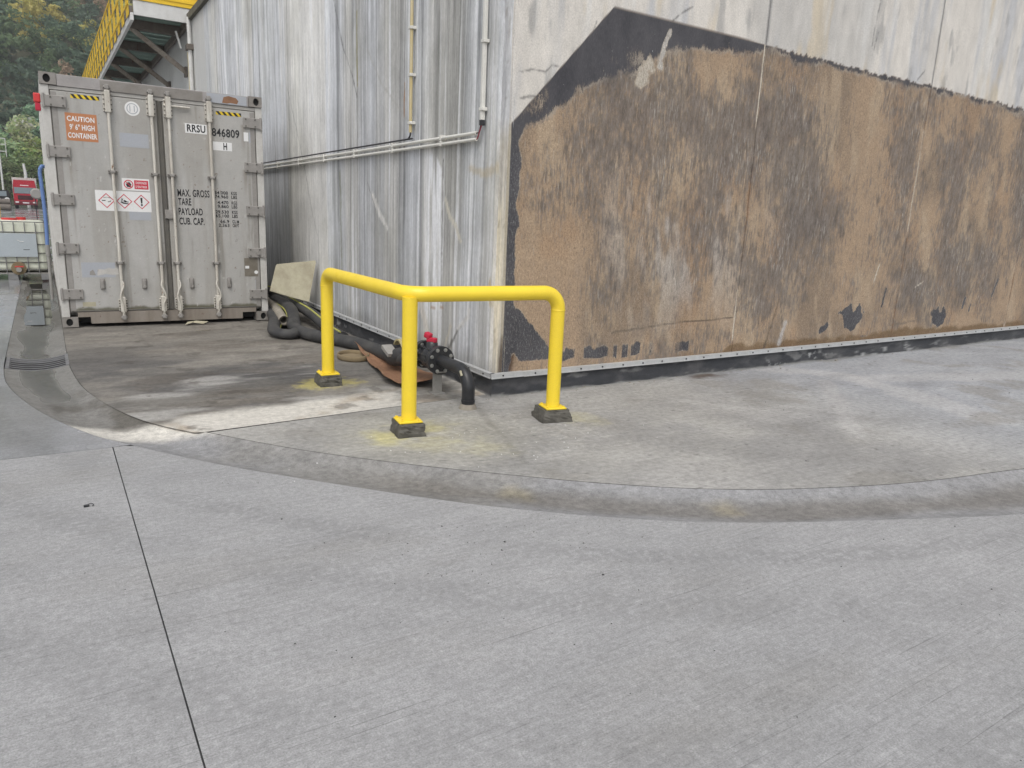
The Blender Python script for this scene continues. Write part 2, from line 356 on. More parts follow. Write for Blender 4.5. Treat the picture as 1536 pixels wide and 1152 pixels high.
M['cont'] = worn('grey_container_paint', (.405, .395, .37), dirt=(.24, .22, .19), amt=.75, rough=.5, scale=3.2, bump=.06, fine=30, streak=True, rust=(.20, .16, .12), rust_at=.70)
M['cont_frame'] = worn('weathered_frame_paint', (.26, .245, .225), dirt=(.13, .11, .09), amt=.8, rough=.6, scale=5, rust=(.13, .06, .03), rust_at=.62)
M['cont_top'] = worn('scraped_header_paint', (.36, .34, .33), dirt=(.20, .19, .18), amt=.8, rough=.5, scale=5, rust=(.14, .07, .04), rust_at=.66)
M['cont_side'] = worn('pale_container_side', (.56, .55, .52), dirt=(.24, .22, .19), amt=.6, rough=.5, scale=4, rust=(.16, .08, .04), rust_at=.66)
M['hinge'] = worn('hinge_paint', (.30, .285, .265), dirt=(.17, .16, .15), amt=.6, rough=.55, scale=12, rust=(.15, .08, .05), rust_at=.70)
M['rod'] = worn('lock_rod_paint', (.62, .60, .54), dirt=(.20, .15, .10), amt=.85, rough=.5, scale=16, rust=(.17, .085, .04), rust_at=.60, streak=True)
M['gasket'] = worn('rubber_gasket', (.10, .095, .085), dirt=(.20, .18, .14), amt=.6, rough=.7, scale=8)
M['dark'] = worn('black_and_hollow_shade', (.012, .012, .012), rough=.9)  # near-black: shade painted into hollows, and plain black vehicle parts
M['sill'] = worn('dirty_sill_paint', (.27, .24, .205), dirt=(.12, .09, .065), amt=.85, rough=.65, scale=6, rust=(.12, .055, .03), rust_at=.64, streak=True)
M['orange'] = worn('orange_sticker', (.47, .195, .085), dirt=(.45, .2, .1), amt=.4, rough=.5, scale=10)
M['white'] = worn('white_sticker', (.78, .78, .77), dirt=(.6, .6, .58), amt=.4, rough=.45, scale=8)
M['black'] = worn('black_print', (.02, .02, .022), rough=.5)
M['red'] = worn('red_print', (.58, .03, .06), rough=.45)
M['hazy'] = worn('hazard_yellow', (.75, .55, .02), rough=.5)
M['patch'] = worn('bluish_touch_up_paint', (.38, .40, .435), dirt=(.40, .40, .40), amt=.5, rough=.5, scale=6)
M['plate'] = worn('tarnished_plate', (.16, .14, .11), dirt=(.28, .26, .22), amt=.6, rough=.5, scale=16)
M['mould'] = worn('green_black_grime', (.06, .058, .035), dirt=(.16, .15, .12), amt=.8, rough=.9, scale=20)
M['ibc'] = worn('translucent_tank_plastic', (.70, .72, .62), dirt=(.50, .53, .36), amt=.6, rough=.3, scale=3)
M['ibcplate'] = worn('ibc_label_plate', (.46, .51, .54), dirt=(.38, .43, .46), amt=.4, rough=.4, metal=.3, scale=4)
M['cage'] = worn('cage_tube', (.30, .30, .30), dirt=(.10, .10, .09), amt=.6, rough=.5, metal=.5)
M['blue'] = worn('blue_hose', (.13, .22, .46), dirt=(.10, .16, .34), amt=.4, rough=.45, scale=5)
M['grey'] = worn('grey_fitting', (.30, .29, .27), rough=.6)
M['lid'] = worn('red_lid', (.60, .04, .04), rough=.45)
M['truckred'] = worn('red_lorry_paint', (.42, .012, .03), rough=.3, bump=.01)
M['truckdark'] = worn('dark_red_lorry_paint', (.16, .01, .02), rough=.35, bump=.01)
M['tyre'] = worn('tyre_rubber', (.02, .02, .02), rough=.8)
M['lampg'] = worn('headlamp_glass', (.75, .75, .72), rough=.15)
M['glass'] = worn('windscreen_sky_tint', (.22, .26, .28), rough=.08, bump=0)  # pale blue-grey base: reflected sky put into the glass colour
M['moss'] = worn('mossy_coping', (.09, .085, .06), dirt=(.22, .21, .18), amt=.7, rough=.9, scale=8, bump=.4)
M['wsteel'] = worn('white_painted_steel', (.62, .62, .60), dirt=(.35, .33, .30), amt=.5, rough=.5, rust=(.15, .07, .03), rust_at=.68)
M['rsteel'] = worn('rusting_steel', (.15, .13, .11), dirt=(.07, .055, .045), amt=.8, rough=.7, rust=(.11, .05, .028), rust_at=.60)
M['strut'] = worn('peeling_strut_paint', (.30, .27, .23), dirt=(.12, .08, .05), amt=.9, rough=.65, scale=7, rust=(.13, .055, .03), rust_at=.58)
M['ystrut'] = worn('yellow_guard_paint', (.80, .53, .02), dirt=(.55, .30, .02), amt=.5, rough=.5, scale=3)
M['grating'] = worn('green_grating', (.17, .24, .21), rough=.6)
M['hill'] = worn('forest_floor', (.10, .105, .065), rough=.95, scale=.1)
M['bark'] = worn('bark', (.09, .07, .05), rough=.9)
M['clad'] = worn('pale_cladding', (.60, .60, .58), dirt=(.42, .42, .42), amt=.5, rough=.6, scale=3, streak=True)
def leafmat():
    b = NB('foliage'); a = b.new('ShaderNodeVertexColor', layer_name='Col')
    b.set(Base_Color=a.outputs[0], Roughness=.75); b.p.inputs['Specular IOR Level'].default_value = .2
    tl = b.new('ShaderNodeBsdfTranslucent'); b.put(tl.inputs[0], a.outputs[0]); mx = b.new('ShaderNodeMixShader'); mx.inputs[0].default_value = .45
    b.t.links.new(b.p.outputs[0], mx.inputs[1]); b.t.links.new(tl.outputs[0], mx.inputs[2]); b.t.links.new(mx.outputs[0], b.n['Material Output'].inputs[0])
    return b.m
M['leaf'] = leafmat()

# ------------------------------------------------------------------ ground
INN = [(12, -3.95), (7, -3.85), (5, -3.72), (3.6, -3.52), (2.4, -3.2), (1.40, -3.0), (.586, -2.73), (.013, -2.45), (-.485, -2.10), (-.95, -1.70), (-1.43, -1.25), (-1.905, -.73), (-2.366, -.095), (-2.74, .508), (-3.0, 1.384), (-3.10, 2.385), (-3.115, 3.4)]
OUT = [(12, -4.5), (7, -4.4), (5, -4.3), (4, -4.2), (2.6, -3.95), (1.467, -3.6), (.65, -3.28), (-.21, -2.89), (-.806, -2.50), (-1.36, -2.02), (-1.909, -1.42), (-2.412, -.82), (-2.80, -.26), (-3.08, .22), (-3.36, .98), (-3.56, 1.861), (-3.62, 2.6), (-3.627, 3.4)]
def resample(pts, n):
    p = np.array([tuple(q)[:2] for q in spline([(x, y, 0) for x, y in pts], 12)]); d = np.r_[0, np.cumsum(np.hypot(*np.diff(p, axis=0).T))]
    t = np.linspace(0, d[-1], n); return np.stack([np.interp(t, d, p[:, 0]), np.interp(t, d, p[:, 1])], 1)
NI = resample(INN, 640); NO = resample(OUT, 640)
g = MB().box((-300, -80, -.4), (300, 500, -.14)).build('ground', M['soil']); struct(g)

def rgba(c, a): return np.concatenate([c, a[..., None]], -1)
OLD, PALE, NEWC = np.array((.150, .142, .128)), np.array((.58, .555, .50)), np.array((.330, .322, .300))
def joint_y(x): return -.085+(x+2.28)*.075
def paint_pad(x, y):
    c = np.broadcast_to(OLD, x.shape+(3,)).copy(); d = y-joint_y(x)
    n = fbm(x*.7, y*1.3, 5, 3); c = mixc(c, (.215, .20, .175), ss(.42, .66, n)); c = mixc(c, (.085, .082, .080), ss(.44, .66, fbm(x*.7+5, y*1.2, 5, 9)+.12*np.exp(-((x+2.2)/.7)**2-((y-1.1)/.8)**2))*.9)
    c = mixc(c, (.215, .198, .170), ss(2.4, 4.2, y+n)*.6); c = mixc(c, (.12, .105, .088), ss(.50, .68, fbm(x*1.1+2, y*2.4, 5, 19))*.6)
    c = c*(1+(fbm(x*3.5, y*7, 4, 23)-.5)[..., None]*.7)
    m2 = ss(.52, .68, fbm(x*.8+1, y*2.2, 5, 31)+.16*np.exp(-((x+2.0)/.5)**2-((y-1.55)/.35)**2)+.12*np.exp(-((x+1.3)/.4)**2-((y-1.3)/.3)**2))*ss(2.4, 1.4, y); c = mixc(c, (.40, .39, .365), m2*.7)
    m = ss(.60, .38, d+(fbm(x*1.3, y*1.6, 5, 12)-.5)*.50-.12*ss(-1.4, -.4, x)+.25*ss(-2.2, -2.9, x)); c = mixc(c, PALE, m*.92)
    c = mixc(c, (.33, .27, .20), m*ss(.56, .72, fbm(x*2+3, y*2.5, 4, 13))*.7)
    c = mixc(c, (.07, .06, .05), ss(.66, .75, fbm(x*5, y*5, 4, 44))*.5)
    for px, py in ((-1.14, 1.0),): yb = np.hypot((x-px)/1.5, y-py); c = mixc(c, (.55, .48, .12), ss(.26, .08, yb+(fbm(x*14, y*14, 3, 5)-.5)*.30)*.5)
    c = mixc(c, (.045, .042, .04), ss(.5, .15, np.hypot(x+.36, (y-.55)*.5)+(fbm(x*9, y*9, 3, 6)-.5)*.3)*.7)
    return rgba(c, ss(.60, .75, fbm(x*1.5, y*1.5, 4, 77))*.25*ss(-1.5, -3, x))
def paint_apron(x, y):
    n = fbm(x*.7, y*.9, 5, 21); c = np.broadcast_to(NEWC, x.shape+(3,)).copy(); c = mixc(c, (.27, .265, .255), ss(.45, .7, n))
    c = mixc(c, (.40, .39, .37), ss(.52, .75, fbm(x*.8+y*.5, y*1.3, 5, 41))*.5)
    c = mixc(c, (.30, .315, .34), ss(1.5, 4, x)*.75)
    for pts, wd, col, k in ((((3.4, .1), (4.1, -.65), (3.7, -2.4)), .30, (.45, .44, .43), .40), (((4.2, -.9), (7, -1.7)), .3, (.44, .43, .42), .35), (((-.3, -.3), (-.45, -.75), (-.55, -1.15), (-.7, -1.6)), .045, (.20, .195, .185), .55),
                            (((1.6, -.7), (2.6, -1.9)), .1, (.25, .245, .235), .4), (((2.0, -2.2), (3.6, -.8)), .12, (.42, .41, .40), .4)):
        c = mixc(c, col, ss(wd, wd*.3, dseg(x, y, pts)+(fbm(x*4, y*4, 4, 8)-.5)*wd*1.1)*k)
    c = mixc(c, (.235, .225, .205), ss(.58, .72, fbm(x*1.7+3, y*1.7, 5, 52))*.55)
    for px, py, k in ((-1.27, -.72, .62), (-.92, -.62, .5), (-1.05, -1.0, .20), (-.75, -1.2, .16), (.3, -.9, .2)):
        c = mixc(c, (.60, .54, .16), ss(.26, .03, np.hypot(x-px, y-py)+(fbm(x*9, y*9, 4, 5)-.5)*.30)*k)
    c = mixc(c, (.42, .40, .31), ss(1.0, .2, np.hypot(x+.95, y+.75))*.35)
    c = mixc(c, (.09, .065, .05), ss(.16, .02, np.hypot((x-2.55)*.5, y+.1)+(fbm(x*12, y*12, 3, 7)-.5)*.16)*.9)
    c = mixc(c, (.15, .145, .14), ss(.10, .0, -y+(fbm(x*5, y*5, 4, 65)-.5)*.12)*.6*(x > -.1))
    c = mixc(c, (.60, .58, .52), ss(.80, .86, vn(x*40, y*40, 92))*ss(1.3, .3, np.hypot(x+.6, y+1.0))*.28)
    c = mixc(c, (.11, .105, .10), ss(.84, .90, fbm(x*30, y*30, 2, 93))*.7); c = c*(1+(fbm(x*2.2, y*4.5, 5, 94)-.5)[..., None]*.42)
    return rgba(c, np.zeros(x.shape))
def paint_gutter(x, y, u):
    c = np.broadcast_to(np.array((.265, .265, .268)), x.shape+(3,)).copy(); n = fbm(x*1.2, y*1.2, 5, 51)
    c = mixc(c, (.22, .215, .205), ss(.42, .68, n)); low = ss(.40, .05, np.abs(u-.52)+(fbm(x*1.7, y*1.7, 4, 15)-.5)*.35)
    c = mixc(c, (.150, .137, .118), low*.62*ss(-2.0, -1.2, x)); c = mixc(c, (.42, .35, .17), ss(.16, .0, np.hypot(x+.95, y+1.95)+(fbm(x*9, y*9, 3, 3)-.5)*.2)*.25); c = mixc(c, (.42, .35, .17), ss(.14, .0, np.hypot(x+.02, y+2.68)+(fbm(x*9, y*9, 3, 3)-.5)*.2)*.22); c = c*(1+(fbm(x*4, y*4, 5, 95)-.5)[..., None]*.5)
    old = ss(-.05, .35, y); c = mixc(c, (.185, .178, .162), old*.85); c = mixc(c, (.10, .092, .078), old*ss(.5, .66, fbm(x*2.2+4, y*1.4, 5, 33))*.85)
    c = mixc(c, PALE, ss(.30, .12, np.abs(y-.10+(x+2.6)*.25)+(fbm(x*2.5, y*2.5, 5, 18)-.5)*.30)*.95*ss(.18, -.02, -y+joint_y(x)-.02))
    u = u+(fbm(x*3, y*.9, 4, 28)-.5)*.5; wetm = ss(.9, 1.9, y)*ss(.30, .12, np.abs(u-.5)+(fbm(x*2.6, y*1.1, 4, 27)-.5)*.42)
    wetm = np.maximum(wetm, ss(6.4, 7.6, y)*ss(.55, .2, np.abs(u-.45)))
    c = mixc(c, (.085, .085, .080), wetm*.85)
    return rgba(c, np.clip(wetm*1.2+ss(.6, 2.0, y)*.55, 0, 1))

# curved, dished drainage gutter (two runs with the grate between them)
def gutter_rows(I, O):
    m = 22; u = np.linspace(.003, .998, m)[None]; P = np.zeros((len(I), m, 3))
    P[..., :2] = I[:, None]*(1-u[..., None])+O[:, None]*u[..., None]; P[..., 2] = -.040*(1-(2*u-1)**2)-.001; P[..., 2] += (fbm(P[..., 0]*2.1, P[..., 1]*1.3, 4, 90)-.5)*.022*(1-(2*u-1)**4)
    return P, np.broadcast_to(u, P.shape[:2])
ystr = np.linspace(3.4, 40, 500)
I2 = np.r_[NI, np.stack([np.full(500, -3.115), ystr], 1)]; O2 = np.r_[NO, np.stack([np.full(500, -3.627), ystr], 1)]
GY0, GY1 = 2.66, 3.24
k0 = int(np.argmax(I2[:, 1] > GY0-.02)); k1 = int(np.argmax((I2[:, 1] > GY1) & (O2[:, 1] > GY1)))
for a, bnd, end in ((slice(0, k0), 1, True), (slice(k1, None), 0, False)):
    I, O = I2[a].copy(), O2[a].copy()
    if end: I = np.r_[I, [[-3.106, GY0]]]; O = np.r_[O, [[-3.62, GY0]]]
    else: I = np.r_[[[-3.113, GY1]], I]; O = np.r_[[[-3.626, GY1]], O]
    P, u = gutter_rows(I, O); o = grid_mesh('gutter', P, paint_gutter(P[..., 0], P[..., 1], u), M['gutter']); struct(o)
# pad under the container, and the apron round the tank corner
def pad_left(y):
    return np.interp(y, I2[::1, 1], I2[:, 0])
t = np.linspace(0, 1, 130); rows = np.r_[np.linspace(0, 5.2, 300), np.linspace(5.3, 16, 60)]
P = np.zeros((len(rows), 130, 3))
for i, y in enumerate(rows):
    for _ in range(3):
        xl = pad_left(y+.0)+.002
    xs = xl+(.02-xl)*t; P[i, :, 0] = xs; P[i, :, 1] = y+np.clip(1-y/1.5, 0, 1)*(joint_y(xs)+.004)
P[0, 0, 0] = pad_left(P[0, 0, 1])+.002
struct(grid_mesh('container_pad', P, paint_pad(P[..., 0], P[..., 1]), M['apron']))
ki = int(np.argmax(NI[:, 1] > joint_y(NI[:, 0])-.0))
top = NI[:ki]; n = len(top); fr = np.linspace(0, 1, n)
wallx = np.interp(fr, [0, .52, .9, 1], [12, 1.5, .1, 0])
m = 150; tt = np.linspace(0, 1, m)[None, :, None]
A = np.zeros((n, m, 3)); Wp = np.stack([wallx, np.full(n, .02)], 1); Wp[-1, 1] = joint_y(0.)
inset = top+(Wp-top)/np.linalg.norm(Wp-top, axis=1)[:, None]*.0015
A[..., :2] = inset[:, None]*(1-tt)+Wp[:, None]*tt
struct(grid_mesh('apron', A[::-1], paint_apron(A[::-1, :, 0], A[::-1, :, 1]), M['apron']))
# yard slabs with open sawn joints
NOs = NO[::-1]
def slab(name, loops, mat):
    b = MB()
    for a, c in zip(loops[:-1], loops[1:]): b.add([(*a[0], 0), (*a[1], 0), (*c[1], 0), (*c[0], 0)], [(0, 1, 2, 3)])
    return struct(b.build(name, mat))
xs = np.r_[np.linspace(-2.9464, 11.5, 240)]
yo = np.interp(xs, NOs[:, 0], NOs[:, 1]); yo = np.minimum(yo, -.1945)
# puddles lying in the dish of the gutter
for y0, y1, z in ((5.5, 10.9, -.0290),):
    yy = np.linspace(y0, y1, 40); xi = np.interp(yy, I2[:, 1], I2[:, 0])-.03; xq = np.interp(yy, O2[:, 1], O2[:, 0])+.03
    struct(MB().add([(x, y, z) for x, y in zip(xi, yy)]+[(x, y, z) for x, y in zip(xq, yy)], [(i, i+1, 41+i, 40+i) for i in range(39)]).build('puddle', M['water']))
slab('yard_slab', [((x, -25), (x, y-.0025)) for x, y in zip(xs, yo)]+[((60, -25), (60, -4.6))], M['yard'])
slab('yard_slab', [((x, -25), (x, -.196)) for x in (-60, -2.9518)], M['yard'])
MB().box((-2.9516, -25, -.05), (-2.9466, -.7, -.007)).build('joint_sealant', M['sealant'])['kind'] = 'structure'
ys = np.r_[np.linspace(-.192, 3.4, 90), 40, 160]
xo = np.interp(ys, O2[:, 1], O2[:, 0])
slab('yard_slab', [((-60, y), (x-.0025, y)) for x, y in zip(xo, ys)], M['yard_wet'])
slab('yard_slab', [((-3.621, y), (60, y)) for y in (40.006, 160)], M['yard_wet'])
slab('yard_slab', [((-3.10, y), (.02, y)) for y in (16.006, 40)], M['yard_wet'])

# ------------------------------------------------------------------ concrete tank
tank = empty('concrete_tank', 'tall streaked grey concrete tank with brown and black coated face', 'tank')
WT = 5.57; WX = .03; PW = 3.09
def paint_left(s, z):
    L = np.interp(s, [0, .08, .12, .5, .95, 1.06, 1.09, 1.42, 1.47, 1.62, 1.68, 2.05, 2.12, 2.6, 2.85, 2.92, 3.25, 3.4, 3.9, 4.2, 4.35, 6.05, 6.2, 6.3, 7.5, 9, 14, 30],
                     [.50, .46, .40, .42, .37, .36, .46, .50, .40, .36, .42, .33, .40, .34, .33, .44, .44, .36, .40, .44, .58, .60, .50, .38, .46, .50, .56, .56])
    up = ss(1.6, 3.0, z); L2 = np.interp(s, [0, .2, .9, 1.3, 1.6, 1.75, 2.2, 3.0, 3.3, 4.0, 4.2, 5.9, 6.2, 9, 30], [.44, .40, .36, .44, .52, .48, .40, .44, .40, .44, .60, .62, .52, .55, .60])
    L = (L*(1-up)+L2*up)*1.30
    cool = ss(.40, .62, fbm(s*1.7, z*.1, 3, 101)); base = np.array((1.01, 1.0, .965))
    c = np.broadcast_to(base, s.shape+(3,)).copy(); c = mixc(c, (.97, .995, 1.035), cool*.9); c = c*L[..., None]
    smooth = np.interp(s, [0, 4.1, 4.4, 5.9, 6.3, 30], [1, 1, .35, .35, .9, .7])
    for f, zf, k, sd in ((5, .12, .20, 111), (15, .45, .27, 112), (44, .80, .28, 113)):
        n = fbm(s*f+vn(z*.6, s*0, 5)*.1, z*zf+s*.3, 3, sd); c = c*(1+(n-.5)[..., None]*2*k*smooth[..., None])
    c = c*(1+(fbm(s*2.6, z*2.0, 5, 118)-.5)[..., None]*.34); smooth = smooth*(.62+.38*ss(.9, 1.9, z))
    dk = ss(.58, .72, fbm(s*11, z*.14+3, 4, 121))*smooth; c = mixc(c, c*.55, dk*.8); c = mixc(c, c*.6, ss(.60, .70, fbm(s*38, z*.25+3, 3, 122))*smooth*.7)
    wh = ss(.64, .76, fbm(s*13+7, z*.16+1, 3, 131))*ss(4.3, 3.3, s); c = mixc(c, (.78, .79, .81), wh*.8)
    c = mixc(c, c*np.array((.80, .80, .76)), ss(.4, .65, fbm(s*1.2, z*1.5, 5, 141))*.5)
    def stroke(pts, wd, col, k, sd=0, jag=.6):
        nonlocal c
        c = mixc(c, col, ss(wd, wd*.35, dseg(s, z, pts)*(.55+1.1*fbm(s*9, z*9, 3, 350+sd))+(fbm(s*40, z*22, 3, 150+sd)-.5)*wd*(jag+.7))*k)
    # white lime run below the conduits, hard edge towards the corner
    m = ss(1.095, 1.115, s+(vn(z*6, s*0, 3)-.5)*.02-np.clip(z-1.95, 0, .3)*.9)*ss(1.50, 1.36, s)*ss(2.16, 2.06, z)*ss(.25, .7, z); c = mixc(c, (.84, .85, .87), m*.95*ss(.30, .55, fbm(s*26, z*.9, 3, 17)))
    stroke([(1.085, 2.04), (1.075, 1.1), (1.07, .7)], .018, (.22, .21, .20), .8)
    stroke([(1.6, .75), (1.42, .45), (1.34, .22)], .07, (.66, .62, .56), .85, 2); stroke([(2.85, 1.72), (2.65, 1.52), (2.42, 1.38)], .05, (.68, .67, .64), .85, 3)
    stroke([(1.02, 1.68), (.94, 1.55), (.80, 1.44), (.70, 1.30)], .035, (.62, .59, .50), .8, 4); stroke([(.95, .2), (.84, .33), (.72, .47), (.55, .62)], .026, (.12, .115, .10), .75, 5)
    stroke([(.70, .50), (.52, .64), (.50, .70)], .04, (.66, .65, .63), .8, 6); stroke([(.99, .24), (.9, .42), (.86, .5)], .035, (.60, .55, .45), .6, 7)
    stroke([(4.13, 4.1), (3.95, 3.7), (3.8, 3.45), (3.5, 3.1), (3.34, 2.85)], .016, (.17, .17, .17), .85, 8, .9); stroke([(6.25, 3.3), (5.9, 2.8), (5.5, 2.2), (5.2, 1.6), (4.92, 1.16)], .011, (.26, .26, .25), .7, 9)
    stroke([(3.33, 3.75), (3.33, 2.95)], .022, (.30, .27, .08), .8, 10, .3); stroke([(3.33, 2.9), (3.34, .5)], .02, (.30, .29, .26), .5, 11)
    stroke([(1.975, 2.83), (1.985, 2.5)], .016, (.36, .19, .09), .8, 12, .4); stroke([(3.0, 3.3), (2.6, 2.9), (2.2, 2.65), (1.7, 2.35)], .02, (.40, .39, .36), .5, 13)
    stroke([(3.95, 2.0), (3.93, 1.2), (3.92, .6)], .04, (.22, .23, .15), .55, 14, 1.2); stroke([(3.0, 1.85), (2.8, 1.62)], .012, (.16, .15, .14), .6, 15)
    stroke([(1.0, .66), (1.3, .62)], .014, (.40, .22, .12), .6, 16); stroke([(.55, 1.95), (.32, 1.9), (.1, 1.94)], .05, (.50, .42, .28), .55, 17); stroke([(.14, 1.0), (.13, .8)], .035, (.52, .38, .16), .6, 18)
    c = mixc(c, (.17, .165, .15), ss(.36, .17, z+(fbm(s*4, z*3, 4, 160)-.5)*.16)*.55)
    edge = ss(.16, .03, s)*ss(2.5, 1.9, z); c = mixc(c, (.58, .52, .40), edge*.8*ss(.2, .5, fbm(s*20, z*2, 3, 171)))
    ed2 = ss(.17, .02, s)*ss(1.9, 2.5, z); c = mixc(c, (.55, .57, .60), ed2*.6)
    jn = ss(.05, .01, np.abs((s+PW/2) % PW-PW/2)); c = mixc(c, c*.62, jn*.5)
    return rgba(np.clip(c, .02, .86), np.zeros(s.shape))
def paint_right(x, z):
    n = fbm(x*.9, z*.5, 5, 201)
    c = mixc(np.broadcast_to(np.array((.66, .625, .57)), x.shape+(3,)).copy(), (.55, .53, .495), ss(.45, .68, n))
    c = mixc(c, (.46, .47, .49), ss(.52, .72, fbm(x*3.5, z*.45, 5, 202))*.75); c = mixc(c, (.60, .50, .34), ss(.60, .74, fbm(x*3+2, z*.9, 4, 203))*.6)
    c = mixc(c, (.66, .65, .62), ss(.58, .72, fbm(x*7+9, z*.5, 4, 204))*.6); c = c*(1+(fbm(x*12, z*3, 4, 205)-.5)[..., None]*.22)
    c = mixc(c, (.25, .25, .25), ss(.64, .76, fbm(x*7, z*1.6, 5, 206))*.5)
    def stroke(c, pts, wd, col, k, sd=0, jag=1.): return mixc(c, col, ss(wd, wd*.3, dseg(x, z, pts)+(fbm(x*18, z*18, 3, 250+sd)-.5)*wd*jag)*k)
    for pts in ([(.17, 2.70), (.32, 2.74), (.42, 2.73), (.5, 2.8), (.62, 2.77)], [(.16, 2.49), (.26, 2.52), (.36, 2.53)], [(1.78, 3.33), (1.86, 3.40), (1.95, 3.46), (2.04, 3.51)], [(4.86, 3.60), (4.87, 3.85), (4.93, 4.3)], [(4.9, 3.55), (4.94, 3.75)], [(5.85, 3.36), (6.0, 3.5)], [(.85, 3.0), (.93, 3.2)]):
        c = stroke(c, pts, .011, (.15, .145, .14), .7, 1, 1.9)
    # bitumen coat under a straight painted edge, then mud and rust-brown wash over it
    rag = ((fbm(x*16, z*3, 4, 210)-.5)*.07+(vn(x*45, z*4, 4)-.5)*.025)*ss(2.7, 3.6, x)
    diag = 2.295+(x-.115)*1.057
    coat = ss(-.006, .006, x-.112)*ss(.006, -.006, z-3.345+rag+.02*ss(2.7, 3.6, x))*ss(.006, -.006, z-diag)
    tan = mixc(np.broadcast_to(np.array((.372, .274, .186)), x.shape+(3,)).copy(), (.268, .204, .146), ss(.40, .68, fbm(x*1.8, z*1.3, 5, 214)))
    tan = mixc(tan, (.43, .335, .235), ss(.5, .72, fbm(x*5+z*.8, z*1.4, 4, 215))*.7); tan = mixc(tan, (.36, .245, .155), ss(.58, .74, fbm(x*2.5+9, z*1.5, 4, 216))*.55)
    sl = x+z*.10
    dens = fbm(sl*1.5, z*1.15, 5, 217)+.17*np.exp(-((x-2.3)/1.2)**2-((z-2.0)/.8)**2)+.14*np.exp(-((x-3.9)/.5)**2-((z-2.4)/.5)**2)+.10*np.exp(-((x-2.3)/.7)**2-((z-1.1)/.5)**2)+.06*np.exp(-((x-4.6)/1.2)**2-((z-1.4)/.5)**2)
    dens = dens-.19*ss(1.25, .4, x)-.13*ss(1.0, .45, z)-.05*ss(2.7, 3.1, z)+.05*ss(5, 7, x)*ss(.9, 1.5, z)+(fbm(sl*6, z*2.2, 5, 218)-.5)*.26
    gm = np.clip((dens-.47)*1.25+.43, .12, .78)
    pale = ss(.52, .68, fbm(sl*4.2, z*1.1, 4, 224))*np.exp(-((x-2.2)/1.0)**2-((z-1.4)/.7)**2); tan = mixc(tan, (.44, .415, .385), pale*.8); gm = gm*(1-pale*.45)
    zb = np.interp(x, [.1, .2, .73, 1.26, 1.76, 2.26, 3.1, 5, 12], [2.16, 2.24, 2.57, 2.80, 3.02, 3.17, 3.25, 3.262, 3.262])
    br = ss(-.16, .12, zb-z+(fbm(x*5, z*5, 5, 225)-.5)*.20)
    br = br*ss(.185, .235, x+(fbm(x*9, z*6, 5, 226)-.5)*.10-ss(.95, .6, z)*0)
    tri = ss(-.02, .02, .93-(x-.1)*.98-z+(fbm(x*10, z*10, 4, 227)-.5)*.08)*ss(-.02, .03, (x-.1)*.95+(z-.30)-.17+(fbm(x*9, z*9, 4, 228)-.5)*.08)*ss(.80, .66, x)*ss(.27, .30, z); br = br*(1-tri*.80)
    low = ss(.25, .27, z+(vn(x*9, z*0, 4)-.5)*.05)*ss(.40, .35, z+(fbm(x*22, z*5, 3, 229)-.5)*.10)*ss(.6, .75, x)*ss(2.4, 1.9, x+(vn(x*8, z*0, 6)-.5))*ss(.28, .45, vn(x*17, z*.5, 11)); br = br*(1-low*.72)
    wash = ss(.50, .75, fbm(x*2.3, z*2.0, 4, 230))*ss(2.2, 2.5, z)*.42*ss(.45, .1, z-zb); br = np.maximum(br, wash*coat)
    for hx, hz, hw, hh in ((5.24, .495, .27, .17), (7.29, .42, .22, .15)):
        q = np.hypot((x-hx)/hw/np.clip(.45+(z-hz+hh)/hh*.42, .2, 1.2), (z-hz)/hh)+(fbm(x*16, z*14, 3, 231)-.5)*.8-.0+ss(.06, .0, np.abs(x-hx-.02))*ss(hz, hz+hh, z)*.9
        br = br*(1-ss(1.02, .86, q)*.95)
    for pts, wd in (([(4.63, .36), (4.75, .42)], .05), ([(5.85, .62), (5.9, .85)], .025), ([(7.9, .55), (7.93, .68)], .035), ([(8.1, .5), (8.12, .58)], .03), ([(5.0, .22), (5.9, .24)], .035), ([(8.7, .7), (8.8, .95)], .03)): br = br*(1-ss(wd, wd*.4, dseg(x, z, pts)+(fbm(x*20, z*8, 3, 232)-.5)*wd)*.9)
    k = tan; own = np.zeros(x.shape)
    low2 = ss(.275, .215, z+(fbm(x*3.2, z*4, 5, 233)-.5)*.20-.03*ss(4, 6, x))*ss(2.2, 2.6, x)*.75; k = mixc(k, (.13, .080, .038), low2); own = np.maximum(own, low2)
    k = mixc(k, (.06, .028, .018), ss(.11, .04, np.hypot((x-.16)*.9, (z-.36)*.42)+(fbm(x*12, z*8, 3, 234)-.5)*.07)*.85)
    def kst(k, pts, wd, col, kk, sd=0, jag=1.):
        nonlocal own
        m_ = ss(wd, wd*.3, dseg(x, z, pts)+(fbm(x*18, z*18, 3, 250+sd)-.5)*wd*jag)*kk; own = np.maximum(own, m_); return mixc(k, col, m_)
    k = kst(k, [(3.62, .2), (3.72, .5), (3.85, 1.0)], .02, (.07, .06, .05), .6, 5, 1.5); k = kst(k, [(2.2, .56), (3.05, .58)], .010, (.06, .05, .045), .8, 6, .5); k = kst(k, [(1.35, .50), (2.2, .56)], .012, (.09, .08, .07), .6, 7, 1.)
    k = kst(k, [(3.88, .25), (3.95, .48)], .05, (.46, .45, .44), .7, 8); k = kst(k, [(6.1, .36), (6.7, .40)], .02, (.12, .11, .10), .6, 9)
    k = kst(k, [(1.56, 2.95), (1.50, 2.86), (1.46, 2.78)], .10, (.50, .46, .39), .85, 10, 1.2); k = kst(k, [(1.78, 3.26), (1.72, 3.12), (1.69, 2.95)], .045, (.48, .47, .44), .8, 11)
